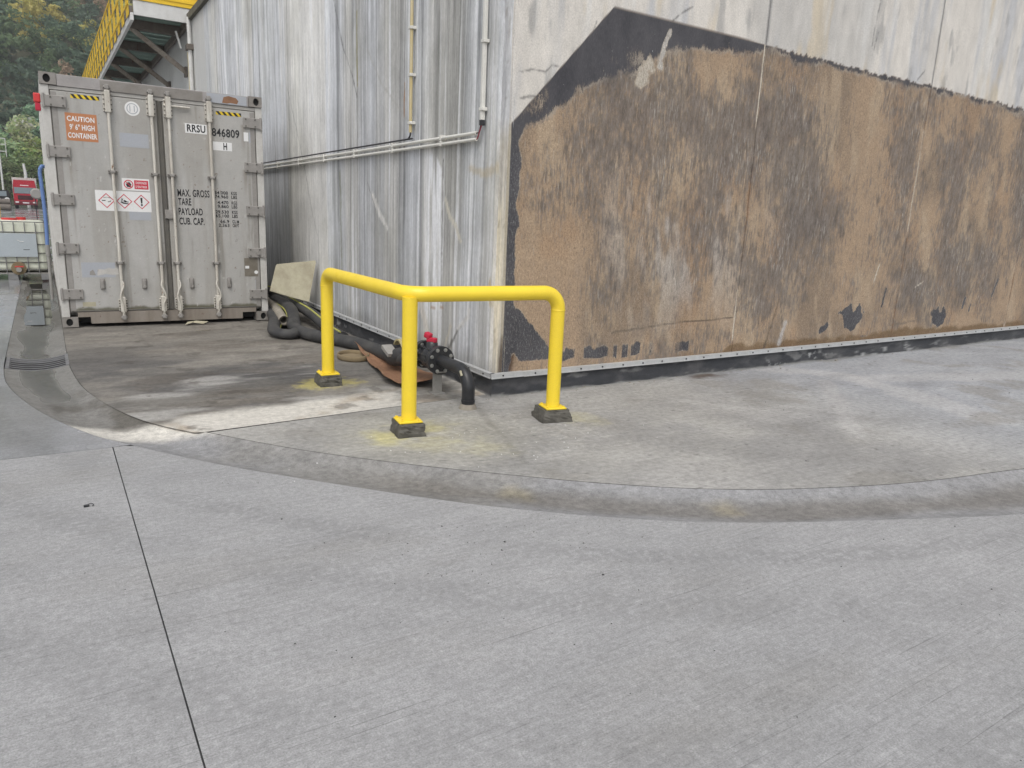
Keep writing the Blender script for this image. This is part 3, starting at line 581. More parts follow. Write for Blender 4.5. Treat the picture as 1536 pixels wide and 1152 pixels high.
    k = kst(k, [(6.55, .85), (6.75, .93)], .010, (.60, .57, .50), .8, 12); k = kst(k, [(5.6, .95), (5.66, 1.15)], .012, (.60, .57, .50), .7, 13)
    for xj in (PW, 2*PW, 3*PW): k = mixc(k, (.27, .165, .10), ss(.030, .006, np.abs(x-xj)+(fbm(x*30, z*9, 3, 240)-.5)*.045)*.7*ss(.35, .6, fbm(x*0+xj*3, z*2.2, 4, 245))); jm = ss(.016, .006, np.abs(x-xj+.008))*ss(.45, .6, fbm(x*0+xj, z*2.3, 3, 241))*.9; k = mixc(k, (.62, .57, .48), jm); own = np.maximum(own, jm); c = mixc(c, (.20, .20, .20), ss(.03, .008, np.abs(x-xj+.0)+(fbm(x*30, z*9, 3, 242)-.5)*.03)*.7)
    k = mixc(k, (.60, .55, .44), ss(.16, .11, x)*ss(2.27, 2.2, z)*.9)
    c = c*(1-coat[..., None])+k*coat[..., None]
    br = np.maximum(br, own); gm = gm*(1-own)
    global LASTMSK
    LASTMSK = np.stack([br, gm, coat, np.ones(x.shape)], -1)
    st = ss(.118, .108, x)*ss(2.36, 2.2, z); c = mixc(c, (.58, .52, .40), st*.85); c = mixc(c, (.085, .055, .04), ss(.14, .07, np.hypot(x-.1, (z-.28)*.45)+(fbm(x*14, z*9, 3, 243)-.5)*.09)*.8)
    return rgba(np.clip(c, .015, .8), coat*.3)
def wall_panel(axis, a, b2, step, zstep, z0=0., z1=WT):
    ss_ = np.linspace(a+.004, b2-.004, max(8, int((b2-a)/step))); zz = np.linspace(z0, z1, int((z1-z0)/zstep))
    Sg, Zg = np.meshgrid(ss_, zz, indexing='ij'); rel = (fbm(Sg*3, Zg*3, 4, 300)-.5)*.010
    if axis == 'y':
        P = np.stack([WX+rel, Sg, Zg], -1); return grid_mesh('wall_panel', P[:, ::-1], paint_left(Sg, Zg)[:, ::-1], M['wall_l'], tank, skirt=(.2, 0, 0))
    P = np.stack([Sg, WX+rel, Zg], -1); c_ = paint_right(Sg, Zg); return grid_mesh('wall_panel', P, c_, M['wall_r'], tank, skirt=(0, .2, 0), msk=LASTMSK)
CH = .105   # chamfer at the corner
for i, (st, zs) in enumerate(((.010, .026), (.015, .03), (.022, .035), (.03, .05))): wall_panel('y', (CH if i == 0 else i*PW), (i+1)*PW, st, zs)
for i, (st, zs) in enumerate(((.0125, .0145), (.016, .018), (.022, .022), (.05, .05), (.2, .1))): wall_panel('x', (CH if i == 0 else i*PW), (i+1)*PW, st, zs)
# far run of pale cladding beyond the fourth panel
for i in range(4, 12): MB().box((WX, i*PW+.004, 0), (WX+.2, (i+1)*PW-.004, WT)).build('wall_panel', M['clad'], tank)
# chamfered corner strip
zz = np.linspace(0, WT, 260); tt = np.linspace(0, 1, 12); Tg, Zg = np.meshgrid(tt, zz, indexing='ij')
rel = (fbm(Tg*2, Zg*4, 4, 310)-.5)*.014
P = np.stack([WX+.002+Tg*CH-rel*.7*0+.0, WX+.002+CH-Tg*CH, Zg], -1); P[..., 0] += rel; P[..., 1] += rel
cc = mixc(np.broadcast_to(np.array((.52, .53, .54)), Tg.shape+(3,)).copy(), (.64, .585, .465), ss(2.35, 2.1, Zg)); cc = mixc(cc, (.30, .30, .31), ss(.5, .7, fbm(Tg*3, Zg*.8, 4, 320))*.6)
cc = mixc(cc, (.09, .055, .035), ss(.25, .1, np.abs(Tg-.8))*ss(.55, .3, Zg+(fbm(Tg*4, Zg*4, 3, 7)-.5)*.3)*.8); cc = mixc(cc, (.20, .17, .13), ss(.6, .75, fbm(Tg*6, Zg*7, 4, 8))*.5)
grid_mesh('corner_strip', P, rgba(cc, np.zeros(Tg.shape)), M['wall_l'], tank)
MB().box((.16, .16, 0), (5*PW, 12*PW, WT-.02)).build('core', M['moss'], tank)
MB().box((-.05, -.05, WT), (.5, 12*PW, WT+.14)).build('coping', M['moss'], tank)
MB().box((.502, -.05, WT), (5*PW, .5, WT+.14)).build('coping', M['moss'], tank)
# membrane upstand: bulging bitumen skirt with lime and mortar splashes
def paint_skirt(s, z, sd):
    c = np.broadcast_to(np.array((.040, .042, .047)), s.shape+(3,)).copy(); c = mixc(c, (.085, .085, .088), ss(.45, .7, fbm(s*4, z*9, 5, sd))*.8)
    c = mixc(c, (.30, .30, .29), ss(.64, .74, fbm(s*3.2, z*8, 5, sd+1))*.4); c = mixc(c, (.40, .40, .38), ss(.016, .0, z+(fbm(s*4, z*8, 4, sd+2)-.5)*.05)*.5)
    c = mixc(c, (.36, .365, .36), ss(.62, .72, fbm(s*9, z*14, 4, sd+3))*.9*ss(3.2, 4.2, s)*ss(8.5, 6, s)*ss(.15, .09, z))
    return rgba(c, ss(.5, .7, fbm(s*2, z*4, 3, sd+4))*.4)
M['skirt'] = painted('membrane_upstand_coat', 120, rough=.6, bump=.4, wet=True)
zz = np.linspace(-.01, .178, 22)
for ax, ln, sd in (('x', 5*PW, 400), ('y', 14., 420)):
    s1 = np.r_[np.linspace(0, 5, 320), np.linspace(5.05, ln, 150)]; Sg, Zg = np.meshgrid(s1, zz, indexing='ij')
    off = -.010*ss(.12, 0, Zg)+(fbm(Sg*2, Zg*6, 4, sd)-.5)*.014
    P = np.stack([Sg+(off if False else 0), off, Zg], -1) if ax == 'x' else np.stack([off, Sg, Zg], -1)
    P[..., 0 if ax == 'x' else 1] += np.where(Sg < .06, (off-0)*(1-Sg/.06), 0)
    grid_mesh('membrane_upstand', P if ax == 'x' else P[:, ::-1], paint_skirt(Sg, Zg, sd) if ax == 'x' else paint_skirt(Sg, Zg, sd)[:, ::-1], M['skirt'], tank)
# aluminium flashing lengths with screws
def flash(ax, a, b2, dz):
    m = MB(); sc = MB(); z0, z1 = .163+dz, .203+dz
    if ax == 'x': m.box((a, -.020, z0), (b2, -.014, z1)); m.box((a, -.0139, z1-.006), (b2, .028, z1-.001)); m.box((a, -.0265, z0-.004), (b2, -.0202, z0+.004))
    else: m.box((-.020, a, z0), (-.014, b2, z1)); m.box((-.0139, a, z1-.006), (.028, b2, z1-.001)); m.box((-.0265, a, z0-.004), (-.0202, b2, z0+.004))
    o = m.build('flashing_strip', M['alu'], tank); x = a+.12
    while x < b2-.03:
        p = (x, -.020, z0+.02) if ax == 'x' else (-.020, x, z0+.02); q = (x, -.027, z0+.02) if ax == 'x' else (-.027, x, z0+.02)
        sc.cyl(p, q, .008, 8); x += .26
    sc.build('screws', M['darkbolt'], o)['kind'] = 'stuff'
flash('x', -.020, .32, .003); flash('y', .0, .55, .003)
x = .322
for i in range(8): flash('x', x, x+1.9, 0); x += 1.902
x = .552
for i in range(6): flash('y', x, x+1.9, 0); x += 1.902
# loose mortar crumbs along the skirt foot
mo = MB()
for i in range(60):
    x = random.uniform(.0, 7) if random.random() < .8 else random.uniform(-.5, 0); y = -.02-abs(random.gauss(0, .04)); r = random.uniform(.003, .009)
    mo.box((x-r, y-r*.7, 0), (x+r*random.uniform(.5, 1.3), y+r, r*random.uniform(.4, .9)), Matrix.Rotation(random.uniform(-.02, .02), 4, 'Z'))
tag(mo.build('mortar_crumbs', M['corr']), 'pale mortar crumbs lying along the foot of the tank wall', 'crumbs', kind='stuff')

# ------------------------------------------------------------------ conduits on the streaked wall
def conduit(name, pts, r, mat, label, clips=(), cat='conduit', group=None, square=False):
    o = empty(name, label, cat, pts[0], group); off = Vector(pts[0])
    m = MB(); P_ = [Vector(p)-off for p in pts]
    if square:
        a, b2 = P_[0], P_[-1]; m.box((-r, -r, 0), (r, r, (b2-a).length), Matrix.Translation(a) @ (b2-a).to_track_quat('Z', 'Y').to_matrix().to_4x4(), .004)
    else: m.tube(P_, r, 10)
    m.build('pipe', mat, o)
    for c in clips:
        cpos = Vector(c)-off; along_z = abs((Vector(pts[-1])-Vector(pts[0])).normalized().z) > .8
        k = MB(); e = r*1.35
        if along_z: k.box((cpos.x-e, cpos.y-e*1.5, cpos.z-.014), (WX-off.x, cpos.y+e*1.2, cpos.z+.014), None, .004)
        else: k.box((cpos.x-e, cpos.y-.014, cpos.z-e), (WX-off.x, cpos.y+.014, cpos.z+e*1.3), None, .004)
        k.build('clip', M['pvc'], o)
    return o
ys_ = lambda a, b2, n: [a+(b2-a)*i/(n-1) for i in range(n)]
conduit('electrical_conduit', [(-.005, .40, 2.235), (-.005, 13.5, 2.17)], .016, M['pvc'], 'upper white plastic conduit running level along the streaked wall', [(-.005, y, 2.235-(y-.4)*.00496) for y in ys_(1.05, 9, 8)], group='conduits on the streaked wall')
conduit('electrical_conduit', [(-.005, .39, 2.183), (-.005, 13.5, 2.118)], .015, M['pvc'], 'lower white plastic conduit running level along the streaked wall', [(-.005, y, 2.183-(y-.39)*.00496) for y in ys_(1.05, 9, 8)], group='conduits on the streaked wall')
conduit('electrical_conduit', [(-.01, 1.74, 2.33), (-.01, 1.735, 3.6), (-.01, 1.73, 5.56)], .017, M['pvc_old'], 'yellowed upright conduit dropping down the streaked wall', [(-.01, 1.74, z) for z in (2.42, 2.87, 3.3, 3.85, 4.4, 5.)])
conduit('cable_trunking', [(0, .315, 2.33), (0, .315, 5.5)], .017, M['pvc'], 'white square trunking dropping down the wall near the corner', [(0, .315, z) for z in (2.42, 2.95, 3.45, 4.)], 'trunking', square=True)
tag(MB().tube(spline([(-.01, 1.74, 2.36), (-.012, 1.745, 2.30), (-.012, 1.80, 2.272), (-.012, 1.95, 2.268), (-.012, 5, 2.256), (-.012, 13.5, 2.212)], 5), .009, 8).build('electric_cable', M['cable']), 'thin dark cable leaving the yellowed conduit above the white pair', 'cable')
for dy, mt_, lb_ in ((-.008, 'redcable', 'short red cable hanging from the white trunking end'), (.008, 'cable', 'short dark cable beside the red one at the trunking end')): tag(MB().tube(spline([(0, .315+dy, 2.36), (-.004, .32+dy, 2.30), (-.006, .35+dy*.5, 2.24), (-.005, .385, 2.21+dy*3), (-.005, .42, 2.207+dy*3)], 6), .0055, 6).build('electric_cable', M[mt_]), lb_, 'cable')
tag(MB().box((-.0195, .2955, 2.29), (.0195, .3345, 2.335), None, .004).build('trunking_end_cap', M['cable']), 'black end piece closing the foot of the white trunking', 'cap')

# ------------------------------------------------------------------ yellow guard rail
rail = empty('guard_rail', 'bright yellow bent tube guard rail on three posts at the tank corner', 'guard rail', (-1.12, -.70, 0))
off = Vector((-1.12, -.70, 0)); RR = .055; zt = 1.0
p1, p2, p3 = Vector((-1.135, 1.0, 0))-off, Vector((0, 0, 0)), Vector((.085, -.80, 0))-off
d1 = (p1-p2).normalized(); d3 = (p3-p2).normalized(); zv = Vector((0, 0, 1)); bend = .15
def elbow(p, d, rb=.13):   # from the post up and over, towards -d
    c = p-d*rb+zv*(zt-rb); return arc(c, d*rb, zv*rb, 0, math.pi/2, 10)
run = elbow(p1, d1, .11)
k = .17; cor = []
for i in range(13):
    t_ = i/12; cor.append((p2+d1*k)*(1-t_)**2+(p2*2)*t_*(1-t_)+(p2+d3*k)*t_**2+zv*zt)
run += cor+elbow(p3, d3, .13)[::-1]
MB().tube(run, RR, 24).build('top_rail', M['yellow'], rail)
MB().cyl(p1+zv*.107, p1+zv*(zt-.105), RR-.0005, 24).build('post', M['yellow'], rail)
MB().cyl(p2+d1*.02+d3*.02+zv*.107, p2+d1*.02+d3*.02+zv*(zt-.02), RR-.001, 24).build('post', M['yellow'], rail)
MB().cyl(p3+zv*.107, p3+zv*(zt-.125), RR-.0005, 24).build('post', M['yellow'], rail)
for p, zz_ in ((p1, zt-.112), (p3, zt-.132)): MB().tube([p+zv*(zz_-.006), p+zv*zz_, p+zv*(zz_+.006)], [RR+.0003, RR+.003, RR+.0003], 24, False).build('weld_bead', M['yellow'], rail)
blocks = ((p1, 4, 'small dark mortar block under the farthest yellow rail post', (.088, .11)), (p2+Vector((.01, .01, 0)), 8, 'dark mortar block under the nearest yellow rail post, pale patch on front', (.090, .10)), (p3, 12, 'dark mortar block with broken edge under the right-hand yellow rail post', (.105, .10)))
for bi, (p, az, lab, (bx_, by_)) in enumerate(blocks):
    Mz = Matrix.Translation(p) @ Matrix.Rotation(R(-az), 4, 'Z')
    pl = MB().box((-.085, -.085, .094), (.085, .085, .106), Mz, .003)
    for sx in (-1, 1):
        for sy in (-1, 1): pl.cyl(Mz @ Vector((sx*.066, sy*.066, .106)), Mz @ Vector((sx*.066, sy*.066, .117)), .011, 6)
    pl.build('base_plate', M['yellow'], rail)
    bm = bmesh.new(); bmesh.ops.create_cube(bm, size=1); bmesh.ops.subdivide_edges(bm, edges=bm.edges[:], cuts=7, use_grid_fill=True)
    for v in bm.verts:
        q = v.co; top_ = q.z+.5; fl = 1+.16*(1-top_)+(.06 if bi == 2 else 0)*(1-top_)
        nse = float(fbm(np.array(q.x*5+bi*7.), np.array(q.y*5+q.z*4.), 3, 55))-.5
        v.co = Vector((q.x*2*bx_*fl*(1+nse*.26), q.y*2*by_*fl*(1+nse*.26), top_*.093+(nse*.012 if top_ < .9 else min(0, nse*.02))))
        if v.co.z < .02: v.co.z = 0
    me = bpy.data.meshes.new('mortar_block'); bm.to_mesh(me); bm.free()
    o = link('mortar_block', me, M['block'], None, off+p); o.rotation_euler.z = R(-az); tag(o, lab, 'mortar block', 'mortar blocks under the rail posts')

# ------------------------------------------------------------------ valve and pipe
vx = -.38; vz = .305
val = empty('valve_pipe', 'black plastic pipe with flanged valve and red handle beside the plinth', 'valve', (vx, -.26, 0))
def vb(m, name, mat, par=val): return m.build(name, mat, par)
lo = lambda x, y, z: (x, y+.26, z)      # valve-local
pr = .054
el = [lo(0, -.26, -.02), lo(0, -.26, .05), lo(0, -.26, vz-.16)]+[Vector(lo(0, -.10, vz-.16))+Vector((0, -.16*math.cos(a), .16*math.sin(a))) for a in [math.pi/2*i/12 for i in range(1, 13)]]+[lo(0, .02, vz)]
vb(MB().tube(el, pr, 22), 'elbow', M['hdpe'])
vb(MB().cyl(lo(0, .018, vz), lo(0, .24, vz), pr*.94, 22), 'straight_pipe', M['hdpe'])
vb(MB().tube([lo(0, -.26, .055), lo(0, -.26, .075)], pr+.004, 22), 'collar', M['hdpe'])
vb(MB().tube([lo(0, -.26, .0), lo(0, -.26, .022), lo(0, -.26, .04)], [pr+.022, pr+.014, pr+.003], 18), 'mortar_ring', M['corr'])
vb(MB().box((-.008, -.006, -.022), (.008, .006, .022), Matrix.Translation(lo(-.012, -.213, vz-.035+.012)) @ Matrix.Rotation(R(-35), 4, 'X') @ Matrix.Translation((-.044, -.018, 0))), 'printed_mark', M['board'])
def flange(y, th=.030, r=.126):
    f = MB().tube([lo(0, y, vz), lo(0, y+.001, vz), lo(0, y+th-.001, vz), lo(0, y+th, vz)], [r-.003, r, r, r-.003], 32)
    o = vb(f, 'flange', M['hdpe']); b = MB()
    for i in range(8):
        a = 2*math.pi*(i+.5)/8; bx, bz = .099*math.cos(a), .099*math.sin(a)
        b.cyl(lo(bx, y-.014, vz+bz), lo(bx, y+th+.014, vz+bz), .0115, 6); b.cyl(lo(bx, y-.005, vz+bz), lo(bx, y, vz+bz), .017, 12)
    b.build('flange_bolts', M['bolt'], o)['kind'] = 'stuff'
flange(.235); flange(.265, .022); flange(.545); flange(.570, .024)
vb(MB().tube([lo(0, y, vz) for y in (.285, .30, .35, .37, .41, .47, .49, .53, .545)], [.088, .080, .082, .096, .102, .096, .082, .080, .088], 28), 'valve_body', M['hdpe'])
for i in range(10):
    a = 2*math.pi*i/10; MB().box((-.006, .295, .072), (.006, .54, .104), Matrix.Translation((0, .26, vz)) @ Matrix.Rotation(a, 4, 'Y')).build('body_rib', M['hdpe'], val)
vb(MB().tube([lo(0, .42, vz+.08), lo(0, .42, vz+.125), lo(0, .42, vz+.14)], [.055, .05, .035], 16), 'stem', M['hdpe'])
hd = MB(); Mh = Matrix.Translation(lo(0, .42, vz+.15)) @ Matrix.Rotation(R(28), 4, 'Z')
hd.box((-.024, -.045, -.020), (.024, .050, .024), Mh, .010); hd.box((-.030, .020, -.002), (.030, .085, .052), Mh @ Matrix.Rotation(R(16), 4, 'X'), .014); hd.box((-.012, -.012, -.03), (.012, .012, -.019), Mh)
vb(hd, 'handle', M['redh'])
br = MB(); br.box((-.045, .33-.03, .006), (.045, .338-.03, .20)); br.box((-.06, .24, 0), (.06, .36, .0055)); br.box((-.0451, .31-.09, .20), (.0451, .338-.03, .208))
vb(MB().add([(v[0], v[1]+.26, v[2]) for v in br.v], br.f), 'support_bracket', M['steel'])
vb(MB().tube(spline([lo(0, .594, vz), lo(0, .66, vz), lo(-.005, .76, vz-.03), lo(-.02, .86, vz-.10)], 6), .066, 18), 'hose_tail', M['hdpe'])

def thing1(o, label, cat, group=None): return tag(o, label, cat, group)
# coupling ring with yellow band, where the hoses meet the valve
cpl = empty('hose_coupling', 'black hose coupling with pale yellow band lever next to the valve', 'coupling', (-.36, 1.1, .16))
MB().tube([(.0, -.10, .03), (-.01, 0, .02), (-.02, .12, -.01), (-.02, .20, -.03)], [.085, .092, .088, .078], 18).build('sleeve', M['hose'], cpl)
bnd = MB(); aa = arc((.02, .10, .06), (0, .10, .0), (0, 0, .10), R(25), R(150), 8)
for i in range(8): bnd.add([aa[i]+Vector((-.03, 0, 0)), aa[i]+Vector((.03, 0, 0)), aa[i+1]+Vector((.03, 0, 0)), aa[i+1]+Vector((-.03, 0, 0)), aa[i]*1.06+Vector((-.03, 0, .008)), aa[i]*1.06+Vector((.03, 0, .008)), aa[i+1]*1.06+Vector((.03, 0, .008)), aa[i+1]*1.06+Vector((-.03, 0, .008))], [(0, 1, 2, 3), (4, 5, 6, 7), (0, 1, 5, 4), (2, 3, 7, 6), (1, 2, 6, 5), (0, 3, 7, 4)])
bnd.build('band', M['brass'], cpl)
MB().box((-.06, -.02, -.02), (.05, .16, .02), Matrix.Translation((-.08, .05, .04)) @ Matrix.Rotation(R(20), 4, 'X'), .006).build('strap', M['grey'], cpl)

# hoses -------------------------------------------------------------
tag(MB().tube(spline([(-.39, .90, .19), (-.37, 1.15, .155), (-.33, 1.45, .12), (-.28, 1.9, .085), (-.30, 2.35, .075), (-.42, 2.75, .075), (-.57, 3.05, .075), (-.66, 3.45, .075), (-.62, 3.95, .078), (-.45, 4.6, .09), (-.40, 5.6, .09), (-.38, 8, .09)], 8), .072, 16).build('hose', M['hose']),
    'thick plain black hose snaking along the plinth to the valve', 'hose', 'hoses heaped by the container')
def striped(name, path, a, b2, lab, stripe_off):
    o = empty(name, lab, 'hose', (0, 0, 0), 'hoses heaped by the container'); P_ = spline(path, 8)
    MB().tube(P_, 1, 18, True, True, (a, b2), (0, 0, 1)).build('hose_body', M['hose'], o)
    st = []
    for i, p in enumerate(P_):
        t_ = (P_[min(i+1, len(P_)-1)]-P_[max(i-1, 0)]).normalized(); sd_ = Vector((0, 0, 1)).cross(t_).normalized(); upv = t_.cross(sd_)
        q = stripe_off; st.append(p+sd_*math.cos(q)*a*1.0+upv*math.sin(q)*b2*1.0)
    MB().tube(st, .012, 6).build('yellow_stripe', M['stripe'], o)
    return o
striped('hose', [(-.30, 9, .24), (-.27, 7, .25), (-.25, 6.2, .245), (-.27, 5.4, .225), (-.27, 4.8, .20), (-.26, 4.3, .165), (-.27, 3.85, .12), (-.30, 3.4, .085), (-.32, 2.95, .07)], .085, .065, 'black hose with yellow-green stripe lying on top of the heap under the cream board', R(105))
striped('hose', [(-.60, 6.5, .10), (-.60, 5.2, .10), (-.70, 4.5, .085), (-.84, 4.0, .075), (-.92, 3.68, .065), (-.90, 3.46, .06), (-.80, 3.38, .06), (-.70, 3.50, .06), (-.60, 3.9, .065), (-.46, 4.6, .21), (-.40, 5.6, .22)], .078, .062, 'flattened black hose bent back in a tight loop at the container corner', R(-20))
cr = MB(); pts = spline([(-.45, 6.4, .16), (-.50, 5.4, .16), (-.58, 4.8, .15), (-.65, 4.35, .125), (-.68, 4.12, .115)], 20); rr = [.058+.006*math.sin(i*1.6) for i in range(len(pts))]
cr.tube(pts, rr, 16, False); cr.tube(pts, [r-.012 for r in rr], 16, False)
tag(cr.build('corrugated_pipe', M['corr']), 'grey corrugated pipe with open end inside the looped black hose', 'pipe')
# fibre ring and rusty sheet on the ground
rg = arc((-.53, 2.0, .032), (.155, 0, 0), (0, .20, 0), 0, 2*math.pi, 32)
rgm = MB().tube(rg, 1, 8, True, True, (.010, .030), (0, 0, 1)); rgm.add([Vector(p)-Vector((0, 0, .008)) for p in rg[:-1]], [tuple(range(32))]); tag(rgm.build('fibre_ring', M['fibre']), 'flat round brown fibre lid lying on the stained concrete', 'ring')
nx, ny = 10, 40; uu, vv = np.meshgrid(np.linspace(0, 1, nx), np.linspace(0, 1, ny), indexing='ij')
lx = np.interp(vv, [0, .12, .5, 1], [-.63, -.66, -.52, -.36]); rx = np.interp(vv, [0, .12, .5, 1], [-.30, -.20, -.20, -.21]); yy = np.interp(vv, [0, 1], [.60, 2.42])-.12*uu*(1-vv)
zz2 = .022+.055*np.abs(uu-.35)*1.4+.03*(fbm(uu*4, vv*9, 3, 66)-.3)+.06*ss(.8, 1, vv)*(1-uu)+.035*np.sin(vv*9+uu*2)*.5
P = np.stack([lx*(1-uu)+rx*uu+.025*(fbm(uu*3, vv*12, 3, 67)-.5), yy+.03*(fbm(uu*9, vv*3, 3, 68)-.5), np.maximum(zz2, .012)], -1)
sh = grid_mesh('rusty_sheet', P, np.ones((nx, ny, 4)), M['rust'], smooth=False, skirt=(0, 0, -.006)); tag(sh, 'crumpled rust-brown sheet lying under the valve and hose', 'sheet')
# leaning board (tilted in its own plane, resting on the hoses)
BR_, TR_, TL_, BL_ = Vector((-.175, 4.70, .275)), Vector((-.005, 4.88, .835)), Vector((-.56, 4.88, .78)), Vector((-.69, 4.74, .435))
nb = (TR_-BR_).cross(TL_-TR_).normalized(); nb = nb if nb.y > 0 else -nb; th = .025
ch_ = [BR_, BR_+(TR_-BR_)*.96, TR_+(TL_-TR_)*.03, TL_+(TR_-TL_)*.02, TL_+(BL_-TL_)*.04, BL_, BL_+(BR_-BL_)*.55+Vector((0, 0, -.006)), BL_+(BR_-BL_)*.92]
vs = ch_+[p+nb*th for p in ch_]; n = len(ch_)
tag(MB().add(vs, [tuple(range(n)), tuple(range(2*n-1, n-1, -1))]+[(i, n+i, n+(i+1) % n, (i+1) % n) for i in range(n)]).build('insulation_board', M['board']), 'stained cream board leaning askew against the wall over the hoses', 'board')

# ------------------------------------------------------------------ drain grate
gr = empty('drain_grate', 'dished iron drain grate set in the concrete gutter', 'grate', (-3.363, (GY0+GY1)/2, 0)); gx0, gx1 = -.255, .255; gh = (GY1-GY0)/2
dz_ = lambda x: -.044*(1-(x/.257)**2)+.003
xs9 = [gx0+.03+(gx1-gx0-.06)*i/10 for i in range(11)]
def bar(y0, y1, x0, x1, nm, h=.03):
    m = MB(); xx = [x0+(x1-x0)*i/10 for i in range(11)]; vs = []
    for x in xx: vs += [(x, y0, dz_(x)), (x, y1, dz_(x)), (x, y1, dz_(x)-h), (x, y0, dz_(x)-h)]
    fs = [(i*4+k, i*4+(k+1) % 4, i*4+4+(k+1) % 4, i*4+4+k) for i in range(10) for k in range(4)]+[(3, 2, 1, 0), (40, 41, 42, 43)]
    return m.add(vs, fs).build(nm, M['iron'], gr)
bar(-gh+.006, -gh+.035, gx0, gx1, 'frame_bar'); bar(gh-.035, gh-.006, gx0, gx1, 'frame_bar')
bar(-gh+.0352, gh-.0352, gx0, gx0+.028, 'frame_bar'); bar(-gh+.0352, gh-.0352, gx1-.028, gx1, 'frame_bar')
for i in range(5): yb = -gh+.11+i*(2*gh-.22)/4; bar(yb-.016, yb+.016, gx0+.0282, gx1-.0282, 'slat', .004)
MB().box((gx0-.002, -gh, -.135), (gx1+.002, gh, -.13)).build('pit_shade_plate', M['dark'], gr)  # black plate, the darkness of the pit put into its colour

# ------------------------------------------------------------------ shipping container
CX, CY, CW, CHt, CL = -3.108, 4.93, 2.438, 2.905, 6.06
con = empty('shipping_container', 'weathered grey high cube shipping container with closed double doors', 'container', (CX, CY, .012))
L = lambda X: X-CX
for (x0, x1) in ((0, .165), (CW-.165, CW)):
    for (z0, z1) in ((0, .118), (CHt-.128, CHt)):
        cxm = (x0+x1)/2-.01*(1 if x0 == 0 else -1); czm = (z0+z1)/2
        hole = [(cxm+.036*math.cos(a), czm+.046*math.sin(a)) for a in [2*math.pi*(i+.5)/20 for i in range(20)]]
        for yy_ in (0, CL-.178):
            m = MB().ring_plate(x0, x1, z0, z1, hole, yy_-.004, .03); m.box((x0, yy_+.026, z0), (x1, yy_+.178, z1))
            for a_, b_ in (((x0, yy_-.0035, z0), (x0+.012, yy_+.026, z1)), ((x1-.012, yy_-.0035, z0), (x1, yy_+.026, z1)), ((x0+.012, yy_-.0035, z0), (x1-.012, yy_+.026, z0+.012)), ((x0+.012, yy_-.0035, z1-.012), (x1-.012, yy_+.026, z1))): m.box(a_, b_)
            c_ = m.build('corner_casting', M['cont_frame'], con)
            MB().add([(x, yy_+.0255, z) for x, z in hole], [tuple(range(20))]).build('casting_hole_shade', M['dark'], c_)  # black face painted as the shade inside the casting hole
MB().box((.0, .012, .12), (.085, .16, CHt-.13), None, .006).build('corner_post', M['cont_side'], con); MB().box((CW-.085, .012, .12), (CW, .16, CHt-.13), None, .006).build('corner_post', M['cont_side'], con)
hdr = MB().box((.167, .004, CHt-.135), (CW-.167, .10, CHt-.008), None, .004).build('header_rail', M['cont_top'], con)
MB().box((.6, .0005, CHt-.13), (1.72, .0045, CHt-.02), None, .001).build('reinforcing_plate', M['cont_frame'], hdr)
MB().box((L(-1.34), -.0005, CHt-.128), (L(-.86), .0035, CHt-.016)).build('header_patch', M['patch'], hdr)
rp = [(L(-1.16), CHt-.12), (L(-1.14), CHt-.05), (L(-1.08), CHt-.03), (L(-.99), CHt-.045), (L(-.96), CHt-.08), (L(-.98), CHt-.118), (L(-1.06), CHt-.112), (L(-1.1), CHt-.122)]
MB().add([(x, -.0012, z) for x, z in rp], [tuple(range(8))]).build('rust_blot', M['rust'], hdr)
MB().box((.087, .014, CHt-.178), (CW-.087, .03, CHt-.137), None, .003).build('door_header', M['cont'], con)
MB().prism([(.166, .118), (.30, .118), (.302, .035), (CW-.345, .035), (CW-.343, .118), (CW-.166, .118), (CW-.166, .175), (.166, .175)], .12, Matrix.Translation((0, .008, 0))).build('sill', M['sill'], con)
for x0, x1 in ((.17, .298), (CW-.34, CW-.17)): MB().box((x0, .10, .04), (x1, .5, .115)).build('pocket_shade_block', M['dark'], con)  # solid black blocks: shade of the sill notches put into their colour
MB().box((.01, .17, .13), (CW-.01, CL-.01, CHt-.05)).build('body', M['cont_side'], con)
for x0 in (0, CW-.06): MB().box((x0, .18, CHt-.09), (x0+.06, CL-.18, CHt-.012)).build('top_side_rail', M['cont_side'], con); MB().box((x0, .18, .03), (x0+.06, CL-.18, .16)).build('bottom_side_rail', M['cont_frame'], con)
for i in range(9):
    y = .5+i*.62; MB().box((-.004, y, .2), (.012, y+.05, CHt-.12), None, .004).build('side_rib', M['cont_side'], con)
tx_cache = {}
def lettering(body, x0, x1, z0, z1, mat, parent, bold=.0, y=-.0012):
    cu = bpy.data.curves.new('t', 'FONT'); cu.body = body; cu.size = 1; cu.offset = bold; cu.resolution_u = 3; cu.space_character = 1.05
    ob = bpy.data.objects.new('t', cu); C.objects.link(ob); dg = bpy.context.evaluated_depsgraph_get()
    me = bpy.data.meshes.new_from_object(ob.evaluated_get(dg)); bpy.data.objects.remove(ob); bpy.data.curves.remove(cu)
    n = len(me.vertices); co = np.zeros(n*3, np.float32); me.vertices.foreach_get('co', co); co = co.reshape(-1, 3)
    a, b2 = co.min(0), co.max(0); q = np.zeros_like(co)
    q[:, 0] = x0+(co[:, 0]-a[0])/(b2[0]-a[0])*(x1-x0); q[:, 2] = z0+(co[:, 1]-a[1])/(b2[1]-a[1])*(z1-z0); q[:, 1] = y
    me.vertices.foreach_set('co', q.ravel()); me.update(); me.name = 'lettering'
    return link('lettering', me, mat, parent)
DY = .016    # door skin plane
def plaque(x0, x1, z0, z1, mat, name, parent, y=None, ch=0):
    y = DY-.0016 if y is None else y
    return MB().box((x0, y, z0), (x1, y+.0015, z1)).build(name, mat, parent)
doors = []
